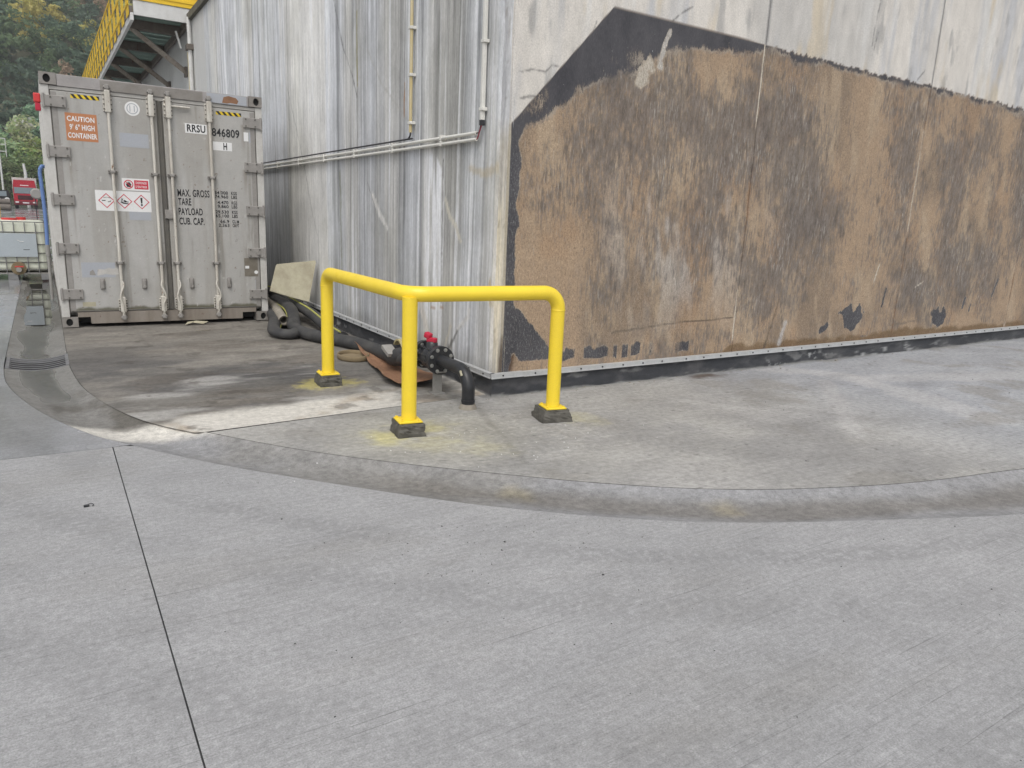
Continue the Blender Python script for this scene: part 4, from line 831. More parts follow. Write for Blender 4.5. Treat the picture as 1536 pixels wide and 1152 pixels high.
for dx0, dx1 in ((.098, 1.185), (1.255, CW-.098)):
    d = MB().box((dx0, DY, .19), (dx1, .075, CHt-.185), None, .006).build('door', M['cont'], con); doors.append(d)
    g_ = MB(); e = .022
    for a_, b_ in (((dx0-.012, DY+.006, .178), (dx1+.012, .06, .1895)), ((dx0-.012, DY+.006, CHt-.1845), (dx1+.012, .06, CHt-.1785)), ((dx0-.012, DY+.006, .19), (dx0-.0002, .06, CHt-.185)), ((dx1+.0002, DY+.006, .19), (dx1+.012, .06, CHt-.185))): MB().box(a_, b_).build('gasket', M['gasket'], d)
def paint_door(x, z, k):
    c = np.broadcast_to(np.array((.405, .398, .378)), x.shape+(3,)).copy(); c = c*(1+(fbm(x*1.5, z*1.0, 4, 700+k)-.5)[..., None]*.22)
    c = mixc(c, (.33, .315, .285), ss(.46, .70, fbm(x*9, z*.8, 4, 705+k))*.55); c = mixc(c, (.46, .455, .44), ss(.55, .72, fbm(x*5+3, z*1.1, 4, 710+k))*.5)
    for zb_ in (2.56, 2.0, 1.46, .9, .36):      # runs of dirt below the hinges
        xe = np.where(k == 0, x-.24, CW-.24-x); c = mixc(c, (.19, .155, .115), ss(.05, .0, np.abs(xe-.0))*ss(zb_-.55, zb_-.05, z)*ss(zb_, zb_-.03, z)*ss(.40, .62, fbm(x*30, z*.9, 3, 715))*.5)
    for rx in (L(-2.445), L(-1.985), L(-1.795), L(-1.325)):
        c = mixc(c, (.23, .18, .12), ss(.10, .01, np.abs(x-rx)+(fbm(x*18, z*2, 3, 720)-.5)*.10)*ss(.40, .64, fbm(x*14, z*.8, 4, 721))*.38)
    c = mixc(c, (.16, .145, .115), ss(.64, .78, fbm(x*16, z*1.3, 5, 725+k))*.35); c = mixc(c, (.10, .095, .06), ss(.245, .205, z+(fbm(x*8, z*5, 4, 730)-.5)*.07)*.9)
    c = mixc(c, (.17, .11, .07), ss(.80, .86, fbm(x*34, z*30, 3, 735+k))*.7); c = mixc(c, (.58, .57, .55), ss(.80, .85, fbm(x*30+5, z*12, 3, 740+k))*.6)
    return rgba(c, np.zeros(x.shape))
M['door'] = painted('door_paint', 60, rough=.5, bump=.06, amt=.12)
for k_, (d, (dx0, dx1)) in enumerate(zip(doors, ((.098, 1.185), (1.255, CW-.098)))):
    Xg, Zg = np.meshgrid(np.linspace(dx0+.006, dx1-.006, 110), np.linspace(.197, CHt-.192, 250), indexing='ij'); Yg = np.full(Xg.shape, DY-.0005)
    grid_mesh('door_skin', np.stack([Xg, Yg, Zg], -1), paint_door(Xg, Zg, k_), M['door'], d)
MB().box((1.197, .012, .178), (1.243, .05, CHt-.18), None, .008).build('centre_seal', M['gasket'], con)
for k, (d, s) in enumerate(zip(doors, (1, -1))):
    xa, xb = (.098, .155) if s == 1 else (CW-.155, CW-.098)
    MB().box((xa, DY-.0022, .2), (xb, DY-.0002, CHt-.2)).build('edge_band', M['hinge'], d)
    for zi, z in enumerate((2.60, 2.05, 1.51, .945, .40) if s == 1 else (2.575, 2.02, 1.465, .915, .36)):
        x0, x1 = (.004, .242) if s == 1 else (CW-.242, CW-.004); h = MB().box((x0, -.012, z-.062), (x1, .0135, z+.062), None, .005)
        h.cur = 1
        for bx in ((x0+.09, x1-.03) if s == 1 else (x0+.03, x1-.09)):
            for bz in (-.042, .042): h.cyl((bx, -.012, z+bz), (bx, -.020, z+bz), .010, 8)
        h.cur = 0
        if zi == 3: h.cyl((x0+.075 if s == 1 else x1-.11, -.012, z), (x0+.075 if s == 1 else x1-.11, -.024, z), .028, 12)
        h.cyl(((x0+.02) if s == 1 else (x1-.02), -.006, z-.075), ((x0+.02) if s == 1 else (x1-.02), -.006, z+.075), .014, 10)
        h.build('hinge', [M['hinge'], M['gasket']], d)
def lockrod(x, d, flip):
    m = MB().cyl((x, -.030, .085), (x, -.030, 2.83), .0175, 12)
    m.build('lock_rod', M['rod'], d)
    for z0, z1 in ((2.53, 2.78), (.17, .36)):
        k = MB(); k.box((x-.030, -.058, z0), (x+.030, DY-.001, z1), None, .010); k.box((x-.048, -.006, z0+.015), (x+.048, DY-.0005, z1-.03), None, .005)
        for sx in (-1, 1):
            k.cur = 1
            for q in range(4): k.cyl((x+sx*.039, -.006, z0+.04+q*(z1-z0-.09)/3), (x+sx*.039, -.016, z0+.04+q*(z1-z0-.09)/3), .0085, 7)
        k.build('rod_housing', [M['rod'], M['gasket']], d)
    for z, s in ((2.815, 1), (.105, -1)):
        k = MB(); k.box((x-.022, -.060, z-.028), (x+.022, -.004, z+.028), None, .008); k.box((x-.034, -.045, z-.012), (x+.034, .002, z+.010), None, .006)
        k.build('cam_keeper', M['hinge'], d)
    for z in (1.86, .78):
        b = MB().box((x-.05, -.020, z-.022), (x+.05, DY-.001, z+.022), None, .006); b.box((x-.026, -.055, z-.018), (x+.026, -.010, z+.018), None, .008)
        b.cur = 1
        for sx in (-1, 1): b.cyl((x+sx*.039, -.020, z), (x+sx*.039, -.027, z), .009, 8)
        b.build('rod_bracket', [M['hinge'], M['gasket']], d)
    MB().tube(spline([(x+.004*flip, -.045, .56), (x+.016*flip, -.060, .50), (x-.014*flip, -.070, .42), (x-.026*flip, -.070, .34), (x-.004, -.066, .26), (x, -.060, .16)], 5), .011, 8).build('lock_handle', M['rod'], d)
for X, d, f in ((-2.445, 0, 1), (-1.985, 0, -1), (-1.795, 1, 1), (-1.325, 1, -1)): lockrod(L(X), doors[d], f)
MB().cyl((1.26, -.012, 2.63+.05), (1.56, -.012, 2.63+.05), .012, 8).build('door_stop', M['rod'], doors[1])
for X, d in ((-2.651, 0), (-2.188, 0), (-1.634, 1), (-1.171, 1)):
    x = L(X); z = .52; m = MB().box((x-.027, -.004, z-.068), (x+.027, DY-.001, z+.068), None, .012); m.box((x-.013, -.022, z-.03), (x+.013, -.002, z+.045), None, .006); m.cyl((x, -.02, z-.035), (x, -.034, z-.035), .014, 10)
    m.build('handle_catch', M['hinge'], doors[d])
MB().box((L(-1.90), -.010, 1.33), (L(-1.765), DY-.001, 1.44), None, .005).build('seal_bracket', M['hinge'], doors[1])
d0, d1 = doors; ty = DY-.0030
# left door print and stickers
pq = plaque(L(-2.888), L(-2.568), 2.185, 2.492, M['orange'], 'caution_sticker', d0)
for t_, z0, z1, xa, xb in (('CAUTION', 2.40, 2.458, -2.870, -2.593), ('9\' 6" HIGH', 2.305, 2.370, -2.850, -2.597), ('CONTAINER', 2.215, 2.275, -2.872, -2.578)): lettering(t_, L(xa), L(xb), z0, z1, M['white'], d0, .026, ty)
def hazard(x0, x1, z0, z1, d):
    plaque(x0, x1, z0, z1, M['hazy'], 'hazard_tape', d); w_ = (x1-x0)/9.
    for i in range(0, 9, 2): a = x0+i*w_; MB().add([(a, ty, z1), (a+w_, ty, z1), (min(a+2*w_, x1), ty, z0), (min(a+w_, x1-.001), ty, z0)], [(0, 1, 2, 3)]).build('hazard_stripe', M['black'], d)
hazard(L(-2.815), L(-2.526), 2.655, 2.70, d0); hazard(L(-1.238), L(-.931), 2.640, 2.682, d1)
def disc(cx, cz, r, y, mat, name, d, r0=0, n=40):
    m = MB(); o_ = [(cx+r*math.cos(2*math.pi*i/n), y, cz+r*math.sin(2*math.pi*i/n)) for i in range(n)]
    if r0: i_ = [(cx+r0*math.cos(2*math.pi*i/n), y, cz+r0*math.sin(2*math.pi*i/n)) for i in range(n)]; m.add(o_+i_, [(i, (i+1) % n, n+(i+1) % n, n+i) for i in range(n)])
    else: m.add(o_, [tuple(range(n))])
    return m.build(name, mat, d)
disc(L(-2.185), 2.605, .082, DY-.0016, M['white'], 'round_sticker', d0); disc(L(-2.185), 2.605, .062, DY-.0022, M['patch'], 'round_print', d0, .052)
MB().box((L(-2.215), DY-.0022, 2.57), (L(-2.205), DY-.0016, 2.64)).build('round_print', M['patch'], d0); MB().box((L(-2.168), DY-.0022, 2.57), (L(-2.158), DY-.0016, 2.64)).build('round_print', M['patch'], d0)
plaque(L(-2.345), L(-2.03), 2.16, 2.32, M['patch'], 'touch_up_patch', d0, DY-.0018); plaque(L(-2.30), L(-2.06), 1.30, 1.40, M['patch'], 'touch_up_patch', d0, DY-.0018)
plaque(L(-2.86), L(-2.50), .60, .78, M['patch'], 'touch_up_patch', d0, DY-.0018)
m = MB(); rp = [(L(-2.70), .62), (L(-2.69), .70), (L(-2.62), .695), (L(-2.57), .715), (L(-2.52), .705), (L(-2.475), .72), (L(-2.465), .635), (L(-2.53), .628), (L(-2.6), .64)]
m.add([(x, ty+.0004, z) for x, z in rp], [tuple(range(len(rp)))]); m.build('torn_sticker', M['cont_side'], d0)
m = MB(); rp = [(L(-2.78), .63), (L(-2.775), .67), (L(-2.74), .695), (L(-2.72), .65), (L(-2.715), .625)]; m.add([(x, ty+.0004, z) for x, z in rp], [tuple(range(len(rp)))]); m.build('torn_sticker', M['hinge'], d0)
plaque(L(-2.98)+.1, L(-2.84)+.1, .245, .30, M['board'], 'faded_sticker', d0)
# hazard pictograms
plaque(L(-2.650), L(-2.050), 1.400, 1.640, M['white'], 'hazard_sticker', d0)
def diamond(cx, cz, r):
    o_ = [(cx+r, cz), (cx, cz+r), (cx-r, cz), (cx, cz-r)]; i_ = [(cx+(x-cx)*.86, cz+(z-cz)*.86) for x, z in o_]
    MB().add([(x, ty, z) for x, z in o_+i_], [(i, (i+1) % 4, 4+(i+1) % 4, 4+i) for i in range(4)]).build('pictogram_frame', M['red'], d0)
def poly(pp, mat, d, name='pictogram', y=ty): return MB().add([(x, y, z) for x, z in pp], [tuple(range(len(pp)))]).build(name, mat, d)
zc = 1.520
for cx in (L(-2.535), L(-2.345), L(-2.155)): diamond(cx, zc, .088)
cx = L(-2.535); poly([(cx-.048, zc-.004), (cx-.01, zc-.004), (cx-.01, zc+.006), (cx-.048, zc+.006)], M['black'], d0); poly([(cx-.03, zc+.030), (cx+.004, zc+.036), (cx+.006, zc+.042), (cx-.03, zc+.038)], M['grey'], d0)
poly([(cx+.012, zc+.034), (cx+.050, zc+.028), (cx+.050, zc+.036), (cx+.012, zc+.042)], M['grey'], d0); poly([(cx+.014, zc-.020), (cx+.045, zc-.014), (cx+.052, zc+.006), (cx+.030, zc-.004), (cx+.012, zc-.006)], M['grey'], d0)
cx = L(-2.345); poly([(cx-.045, zc-.012), (cx-.01, zc-.030), (cx+.045, zc-.034), (cx+.045, zc-.024), (cx+.0, zc-.016), (cx-.03, zc-.004)], M['black'], d0); poly([(cx-.030, zc-.006), (cx-.022, zc-.006), (cx-.020, zc+.038), (cx-.026, zc+.038)], M['black'], d0)
poly([(cx-.040, zc+.012), (cx-.022, zc+.020), (cx-.006, zc+.034), (cx-.020, zc+.010)], M['black'], d0); poly([(cx-.014, zc+.004), (cx+.006, zc+.016), (cx+.036, zc-.004), (cx+.044, zc+.006), (cx+.044, zc-.016), (cx+.032, zc-.010), (cx+.006, zc-.012)], M['black'], d0)
cx = L(-2.155); poly([(cx-.012, zc+.050), (cx+.012, zc+.050), (cx+.007, zc-.018), (cx-.007, zc-.018)], M['black'], d0); disc(cx, zc-.036, .012, ty, M['black'], 'pictogram', d0, 0, 14)
plaque(L(-2.355), L(-2.055), 1.652, 1.795, M['white'], 'no_entry_sticker', d0)
cx, cz = L(-2.285), 1.724; disc(cx, cz, .052, ty, M['red'], 'prohibition_ring', d0, .042)
poly([(cx-.02, cz-.03), (cx+.022, cz-.034), (cx+.032, cz+.004), (cx+.024, cz+.006), (cx+.014, cz+.036), (cx+.007, cz+.012), (cx+.0, cz+.040), (cx-.006, cz+.012), (cx-.013, cz+.034), (cx-.016, cz+.006), (cx-.030, cz+.010)], M['black'], d0)
poly([(cx-.036, cz+.030), (cx-.030, cz+.036), (cx+.036, cz-.030), (cx+.030, cz-.036)], M['red'], d0, 'prohibition_bar', ty-.0006)
plaque(L(-2.222), L(-2.068), 1.672, 1.776, M['red'], 'red_text_panel', d0, ty); lettering('DEFENSE', L(-2.205), L(-2.085), 1.732, 1.760, M['white'], d0, .01, ty-.0008); lettering("D'ENTRER", L(-2.208), L(-2.082), 1.686, 1.714, M['white'], d0, .01, ty-.0008)
# right door print
plaque(L(-1.610), L(-1.355), 2.385, 2.500, M['white'], 'owner_code_sticker', d1); lettering('RRSU', L(-1.588), L(-1.372), 2.400, 2.490, M['black'], d1, .026, ty)
lettering('846809', L(-1.296), L(-.962), 2.372, 2.476, M['black'], d1, .020, ty)
plaque(L(-1.290), L(-1.060), 2.205, 2.310, M['white'], 'size_code_sticker', d1); lettering('H', L(-1.165), L(-1.120), 2.215, 2.302, M['black'], d1, .026, ty)
plaque(L(-.908), L(-.852), 2.345, 2.455, M['white'], 'check_digit_sticker', d1); plaque(L(-.845), L(-.775), 2.33, 2.46, M['patch'], 'touch_up_patch', d1, DY-.0018)
for t_, xa, xb, z0, z1 in (('MAX. GROSS', -1.741, -1.362, 1.610, 1.700), ('TARE', -1.738, -1.585, 1.503, 1.590), ('PAYLOAD', -1.740, -1.455, 1.382, 1.470), ('CUB. CAP.', -1.738, -1.440, 1.262, 1.350)): lettering(t_, L(xa), L(xb), z0, z1, M['black'], d1, .016, ty)
for i, (a_, b_) in enumerate((('34.000', 'KGS'), ('74.960', 'LBS'), ('4.470', 'KGS'), ('9.860', 'LBS'), ('29.530', 'KGS'), ('65.100', 'LBS'), ('66.9', 'CU.M'), ('2.363', 'CU.FT'))):
    z1 = (1.700, 1.650, 1.578, 1.528, 1.458, 1.408, 1.338, 1.288)[i]; lettering(a_, L(-1.298 if len(a_) > 5 else -1.268 if len(a_) > 4 else -1.245), L(-1.135), z1-.042, z1, M['black'], d1, .016, ty); lettering(b_, L(-1.095), L(-1.025 if i < 6 else -1.012), z1-.042, z1, M['black'], d1, .016, ty)
pq = plaque(L(-.965), L(-.79), .60, .845, M['plate'], 'data_plate', d1, DY-.003); plaque(L(-.955), L(-.905), .705, .74, M['white'], 'small_sticker', d1, DY-.0048); disc(L(-.815), .655, .024, DY-.0040, M['white'], 'small_sticker', d1)
plaque(L(-.86), L(-.775), .30, .345, M['white'], 'small_sticker', d1); plaque(L(-.83), L(-.772), .42, .56, M['patch'], 'touch_up_patch', d1)
m = MB()
for x0, z0, x1, z1 in ((-1.07, 1.07, -1.05, 1.09), (-1.05, 1.07, -1.03, 1.10), (-1.08, 1.06, -1.04, 1.062), (-1.03, .60, -1.022, .68), (-1.04, .59, -1.03, .60), (-2.83, 1.85, -2.80, 1.853)): m.add([(L(x0), ty, z0), (L(x0)+.005, ty, z0-.004), (L(x1)+.004, ty, z1), (L(x1), ty, z1+.004)], [(0, 1, 2, 3)])
m.build('scratches', M['grey'], d1)['kind'] = 'stuff'
# red lamp on the container's flank, and scraps under the sill
rl = empty('marker_lamp', 'small red plastic lamp fixed to the upper left flank of the container', 'lamp', (CX-.035, 5.05, 2.5))
MB().box((-.035, -.05, .09), (.034, .05, .19), None, .012).build('lens', M['lid'], rl); MB().box((-.025, -.04, 0), (.03, .04, .088), None, .010).build('housing', M['redh'], rl)
sc = MB(); scp = [(0, 0), (.10, .05), (.22, .02), (.30, .09), (.22, .16), (.05, .12)]
nx = 8
for i, (x, y) in enumerate(scp): sc.v.append((x-.15, y-.08, .012+.02*(i % 2)))
sc.v.append((.0, .0, .05)); sc.f += [(i, (i+1) % 6, 6) for i in range(6)]; sc.sm += [False]*6
tag(sc.build('plastic_scrap', M['board'], None, (-1.62, 4.85, 0)), 'crumpled pale plastic scrap under the middle of the container sill', 'scrap')
m = MB(); m.tube([(0, 0, .006), (.12, -.01, .006), (.16, .0, .008)], .006, 6); tag(m.build('stick', M['corr'], None, (-1.72, 4.30, 0)), 'thin pale stick on the dark pad before the container', 'stick')

# ------------------------------------------------------------------ IBC tank and blue hose
ibc = empty('ibc_tank', 'caged pale plastic liquid tank on a pallet beyond the container', 'tank', (-4.36, 11.15, 0)); IW, ID = 1.2, 1.0
MB().box((.03, .03, .16), (IW-.03, ID-.03, 1.09), None, .07).build('bottle', M['ibc'], ibc)
MB().cyl((.62, .45, 1.085), (.62, .45, 1.125), .13, 20).build('lid', M['lid'], ibc); MB().cyl((.80, .62, 1.085), (.80, .62, 1.14), .08, 18).build('lid', M['lid'], ibc)
for z in (.19, .33, .50, .66, .88, 1.07):
    MB().tube([(.012, .012, z), (IW-.012, .012, z), (IW-.012, ID-.012, z), (.012, ID-.012, z), (.012, .012, z)], .010, 6).build('cage_rail', M['cage'], ibc)
for i in range(8):
    x = .012+(IW-.024)*i/7
    for y in (-.004, ID+.004): MB().cyl((x, y, .13), (x, y, 1.08), .009, 6).build('cage_upright', M['cage'], ibc)
for i in range(1, 5):
    for x in (-.004, IW+.004): MB().cyl((x, ID*i/5, .13), (x, ID*i/5, 1.08), .009, 6).build('cage_upright', M['cage'], ibc)
pl = MB().box((.10, -.028, .43), (1.02, -.017, .86), None, .003).build('label_plate', M['ibcplate'], ibc)
MB().tube([(.72, -.030, .74), (.77, -.031, .71), (.82, -.031, .715)], .006, 6).build('scrawl', M['white'], pl); MB().box((.80, -.0310, .56), (.90, -.0285, .57)).build('scrawl', M['black'], pl)
vt = MB().cyl((.70, .05, .20), (.70, -.10, .20), .045, 14).build('outlet_valve', M['grey'], ibc); MB().box((.64, -.09, .245), (.78, -.06, .265), None, .004).build('valve_lever', M['lid'], vt)
MB().cyl((.70, -.03, .22), (.70, .03, .22), .12, 20).build('valve_recess', M['fibre'], ibc)
for x in (.0, .52, 1.04): MB().box((x, 0, 0), (x+.16, ID, .11), None, .004).build('pallet_foot', M['cage'], ibc)
MB().box((0, 0, .1105), (IW, ID, .135), None, .004).build('pallet_deck', M['steel'], ibc)
bh = empty('blue_hose', 'blue hose curving from the container flank down beside the caged tank', 'hose', (-3.17, 8, .8))
MB().tube(spline([(.055, .1, 1.185), (.015, 0, 1.18), (-.012, 0, 1.10), (-.008, 0, .95), (.0, 0, .6), (.0, 0, .3), (-.01, 0, .02)], 8), .026, 14).build('hose_body', M['blue'], bh)
MB().cyl((-.01, 0, .03), (-.012, 0, -.14), .031, 14).build('cuff', M['grey'], bh); MB().cyl((-.012, 0, -.14), (-.012, 0, -.80), .022, 12).build('standpipe', M['grey'], bh)

# ------------------------------------------------------------------ far lorry and roadside things
tr = empty('lorry', 'red lorry with box body parked far off before the trees', 'lorry', (-4.72, 100, 0)); TWd = 1.15
MB().prism([(-TWd, .55), (TWd, .55), (TWd, 1.75), (TWd-.03, 2.55), (TWd-.08, 2.95), (-TWd+.08, 2.95), (-TWd+.03, 2.55), (-TWd, 1.75)], 2.0).build('cab', M['truckred'], tr)
MB().prism([(-TWd+.08, 2.95), (TWd-.08, 2.95), (TWd-.12, 3.25), (-TWd+.12, 3.25)], 1.7, Matrix.Translation((0, .12, .003))).build('roof_deflector', M['truckred'], tr)
MB().box((-TWd+.10, -.03, 1.72), (TWd-.10, -.003, 2.42), None, .01).build('windscreen', M['glass'], tr)
gq = MB().box((-.75, -.05, 1.02), (.75, -.003, 1.50), None, .02).build('grille', M['dark'], tr)
for z in (1.12, 1.25, 1.38): MB().box((-.72, -.065, z), (.72, -.0505, z+.035)).build('grille_bar', M['truckdark'], gq)
MB().box((-TWd, -.12, .42), (TWd, -.0035, .86), None, .03).build('bumper', M['truckdark'], tr)
MB().box((-.32, -.135, .60), (.32, -.1205, .72)).build('number_plate', M['white'], tr)
for s in (-1, 1):
    MB().box((s*.86-.17, -.15, .64), (s*.86+.17, -.1205, .80), None, .01).build('headlight', M['lampg'], tr)
    MB().box((s*1.32-.09, .1, 1.75), (s*1.32+.09, .22, 2.3), None, .02).build('mirror', M['dark'], tr)
    for yy_ in (.7, 4.2): MB().cyl((s*.98-.15, yy_, .46), (s*.98+.15, yy_, .46), .46, 20).build('wheel', M['tyre'], tr)
MB().box((-1.22, 2.1, .95), (1.22, 7.5, 3.55), None, .02).build('box_body', M['cont_side'], tr)
MB().box((-.42, -.008, 2.62), (.42, -.003, 2.70)).build('cab_mark', M['white'], tr)
dk = empty('dark_vehicle', 'dark vehicle with bright round lamp standing left of the red lorry', 'vehicle', (-6.9, 92, 0))
MB().prism([(-.95, .5), (.85, .5), (.85, 1.35), (.70, 2.0), (-.80, 2.0), (-.95, 1.35)], 3.2).build('body', M['dark'], dk); MB().box((-.72, -.03, 1.35), (.62, -.003, 1.88), None, .01).build('windscreen', M['glass'], dk)
MB().box((-1.0, -.15, .42), (.9, -.003, .75), None, .03).build('bumper', M['cage'], dk)
for x in (-.2, .62): MB().cyl((x, -.02, 1.0), (x, -.10, 1.0), .24, 18).build('lamp', M['lampg'], dk)
for s in (-.8, .7):
    for yy_ in (.5, 2.6): MB().cyl((s-.12, yy_, .38), (s+.12, yy_, .38), .38, 18).build('wheel', M['tyre'], dk)
for y, z, lb_ in ((0, .3, 'near lower brown log lying left of the lorry'), (.62, .3, 'rear lower brown log lying left of the lorry'), (.31, .82, 'uppermost brown log resting on the other two left of the lorry')): tag(MB().cyl((0, y, 0), (2.6, y, 0), .30, 14).build('log', M['rsteel'], None, (-8.4, 84, z)), lb_, 'log', 'brown logs on the far yard')
yb = MB().box((-.6, -.4, 0), (.6, .4, .75), None, .04); yb.box((-.45, -.3, .7501), (.45, .3, .95), None, .04); tag(yb.build('grit_bin', M['ystrut'], None, (-6.75, 70, 0)), 'yellow grit bin at the far left edge of the yard', 'bin')
ms = empty('traffic_mirror', 'grey round back of a traffic mirror on a thin dark pole', 'traffic mirror', (-3.50, 50, 0))
MB().cyl((0, 0, 0), (0, 0, 1.9), .03, 10).build('pole', M['cable'], ms); MB().tube([(.09, -.08, 1.66), (.09, -.05, 1.66), (.09, 0, 1.66), (.09, .02, 1.66)], [.26, .31, .33, .33], 26).build('mirror_shell', M['grey'], ms)
MB().cyl((.42, .3, 1.3), (.42, .3, 1.75), .12, 12).build('mirror_box', M['clad'], ms)
up_ = empty('utility_pole', 'pale utility pole with cross arms among the trees at the far left', 'pole', (-7.0, 106, 0)); MB().cyl((0, 0, 0), (0, 0, 8.4), .12, 10, True, .08).build('mast', M['wsteel'], up_)
for z in (6.6, 7.4, 8.1): MB().box((-.1, -.06, z), (.75, .06, z+.09)).build('cross_arm', M['wsteel'], up_)
MB().box((.68, -.05, 6.0), (.75, .05, 8.18)).build('cross_arm', M['wsteel'], up_)
lp = empty('white_post', 'slanting white post rising behind the red lorry', 'post', (-4.55, 109.5, 0)); MB().tube([(0, 0, 0), (-.05, 0, 4.3), (-.15, 0, 5.4)], [.20, .18, .13], 10).build('shaft', M['wsteel'], lp); MB().cyl((-.15, 0, 5.4), (-.15, 0, 5.46), .15, 10).build('cap', M['wsteel'], lp)

# ------------------------------------------------------------------ yellow walkway on the tank
wk = empty('elevated_walkway', 'rusty steel walkway with yellow guard slats bracketed high on the tank', 'walkway', (0, 13.9, 5.5)); WL = 24.
MB().box((-1.13, 0, .02), (.02, .06, .32), None, .005).build('end_beam', M['wsteel'], wk)
MB().box((-1.20, 0, -.10), (-1.135, WL, .06), None, .005).build('edge_beam', M['wsteel'], wk)
MB().box((-1.215, .02, .061), (-1.14, WL, .20), None, .004).build('toe_board', M['rsteel'], wk)
MB().box((-.08, .07, -.06), (-.002, WL, .10), None, .004).build('wall_beam', M['rsteel'], wk)
for i in range(9):
    y = .75+i*2.7; MB().box((-1.134, y, -.13), (-.081, y+.12, .08), None, .004).build('cross_beam', M['rsteel'], wk)
    MB().tube([(-1.13, y+.06, -.10), (.02, y+.06, -.92)], 1, 4, True, False, (.095, .06)).build('strut', M['strut'], wk)
    MB().box((-.03, y-.05, -1.02), (.025, y+.17, -.80), None, .004).build('wall_bracket', M['rsteel'], wk)
for i in range(46):
    y = .10+i*.52; b = MB().box((-1.134, y, .090), (-.081, y+.50, .100))
    for k in range(5): b.box((-1.134, y+k*.1, .078), (-.081, y+k*.1+.035, .0905))
    b.build('grating_panel', M['grating'], wk)
for i in range(22):
    y = .06+i*1.08; MB().box((-1.228, y, .02), (-1.216, y+.50, 1.12)).build('guard_slat', M['ystrut'], wk)
for z in (.22, .66, 1.10): MB().box((-1.245, .0, z), (-1.2325, WL, z+.05)).build('guard_rail_bar', M['ystrut'], wk)
MB().box((-1.20, -.02, .33), (.3, .0, 1.1), None, .003).build('end_panel', M['ystrut'], wk)
for z in (.42, .56, .70, .84, .98): MB().box((-1.19, -.035, z), (.3, -.0205, z+.05)).build('end_slat', M['ystrut'], wk)
MB().box((-.28, .35, -.42), (-.24, .40, -.05), Matrix.Rotation(R(-14), 4, 'Y')).build('lamp_tube', M['lampg'], wk)
dp = empty('drain_pipe', 'yellowed upright drain pipe with rusty clamp on the pale wall under the walkway', 'drain pipe', (-.04, 13.75, 0))
MB().cyl((0, 0, 0), (0, 0, 5.62), .045, 12).build('pipe', M['wsteel'], dp); MB().cyl((-.02, .11, 0), (-.02, .11, 4.9), .022, 10).build('side_pipe', M['pvc_old'], dp)
MB().box((-.07, -.08, 4.93), (.07, .16, 5.05), None, .006).build('clamp', M['rsteel'], dp)

# ------------------------------------------------------------------ hill and trees
hx = np.linspace(-130, 110, 40); hy = np.r_[np.linspace(128, 420, 50)]; Hx, Hy = np.meshgrid(hx, hy, indexing='ij')
def hill_z(x, y): return np.clip(y-136, 0, None)*.62*ss(130, 165, y)+(fbm(x*.03, y*.03, 4, 500)-.5)*12*ss(140, 190, y)-.1
struct(grid_mesh('hill', np.stack([Hx, Hy, hill_z(Hx, Hy)], -1), np.ones(Hx.shape+(4,)), M['hill']))
def leaf_cloud(n, shape, leaf, col, seed, clumps=16):
    """leaf faces in clumps through the crown volume: returns quads (n,4,3) and colours (n,3); unit height 1, base 0"""
    r = np.random.default_rng(seed); pts = []
    while len(pts) < clumps:
        z = r.uniform(.12, .97); rad = shape(z); a = r.uniform(0, 2*np.pi); q = np.sqrt(r.uniform(.15, 1.))*rad
        pts.append((q*np.cos(a), q*np.sin(a), z, r.uniform(.55, 1.1)))
    pts = np.array(pts); k = r.integers(0, clumps, n); cr_ = .11*pts[k, 3]
    d = r.normal(size=(n, 3)); d /= np.linalg.norm(d, axis=1)[:, None]; rr_ = r.uniform(.3, 1, n)**.5
    c = pts[k, :3]+d*(cr_*rr_)[:, None]*np.array((1.25, 1.25, .85))
    nrm = d+r.normal(size=(n, 3))*.7; nrm /= np.linalg.norm(nrm, axis=1)[:, None]
    a = np.cross(nrm, r.normal(size=(n, 3))); a /= np.linalg.norm(a, axis=1)[:, None]; b = np.cross(nrm, a); s = leaf*r.uniform(.6, 1.3, n)[:, None]
    Q = np.stack([c+a*s, c+b*s*.62, c-a*s, c-b*s*.62], 1)
    cc_ = np.array(col)[None]*(r.uniform(.7, 1.35, n)*r.uniform(.75, 1.25, clumps)[k])[:, None]*(1+r.normal(size=(n, 3))*.06)
    return Q, np.clip(cc_, .004, .6)
def leaf_mesh(name, Q, col):
    n = len(Q); me = bpy.data.meshes.new(name); me.vertices.add(n*4); me.vertices.foreach_set('co', Q.astype(np.float32).ravel())
    me.loops.add(n*4); me.loops.foreach_set('vertex_index', np.arange(n*4, dtype=np.int32)); me.polygons.add(n)
    me.polygons.foreach_set('loop_start', np.arange(n, dtype=np.int32)*4); me.polygons.foreach_set('loop_total', np.full(n, 4, np.int32)); me.update(calc_edges=True)
    at = me.color_attributes.new('Col', 'FLOAT_COLOR', 'POINT'); at.data.foreach_set('color', np.repeat(np.c_[col, np.ones(n)], 4, 0).astype(np.float32).ravel()); me.materials.append(M['leaf']); return me
round_ = lambda z: .34*np.sin(np.pi*np.clip((z-.02), 0, 1)**.8)**.7
cone_ = lambda z: .30*(1.02-z)**.8
col_ = lambda z: .24*np.sin(np.pi*np.clip(z, 0, 1)**.7)**.5
PAL = dict(dark=(.030, .048, .030), green=(.050, .075, .034), olive=(.080, .098, .035), yellow=(.165, .145, .040), gold=(.20, .145, .040), russet=(.115, .068, .045), brown=(.145, .105, .070), pale=(.095, .115, .055), fir=(.036, .060, .036))
PAL = {k: tuple(x*5.4+.075 for x in v) for k, v in PAL.items()}  # brightened and greyed: distant haze partly put into the leaf colours
rt = np.random.default_rng(11); Qs, Cs = [], []; yv = 142.
protos = [leaf_cloud(900, [round_, round_, cone_, col_][i % 4], .032, (1, 1, 1), 600+i, 22) for i in range(10)]
nt = 0
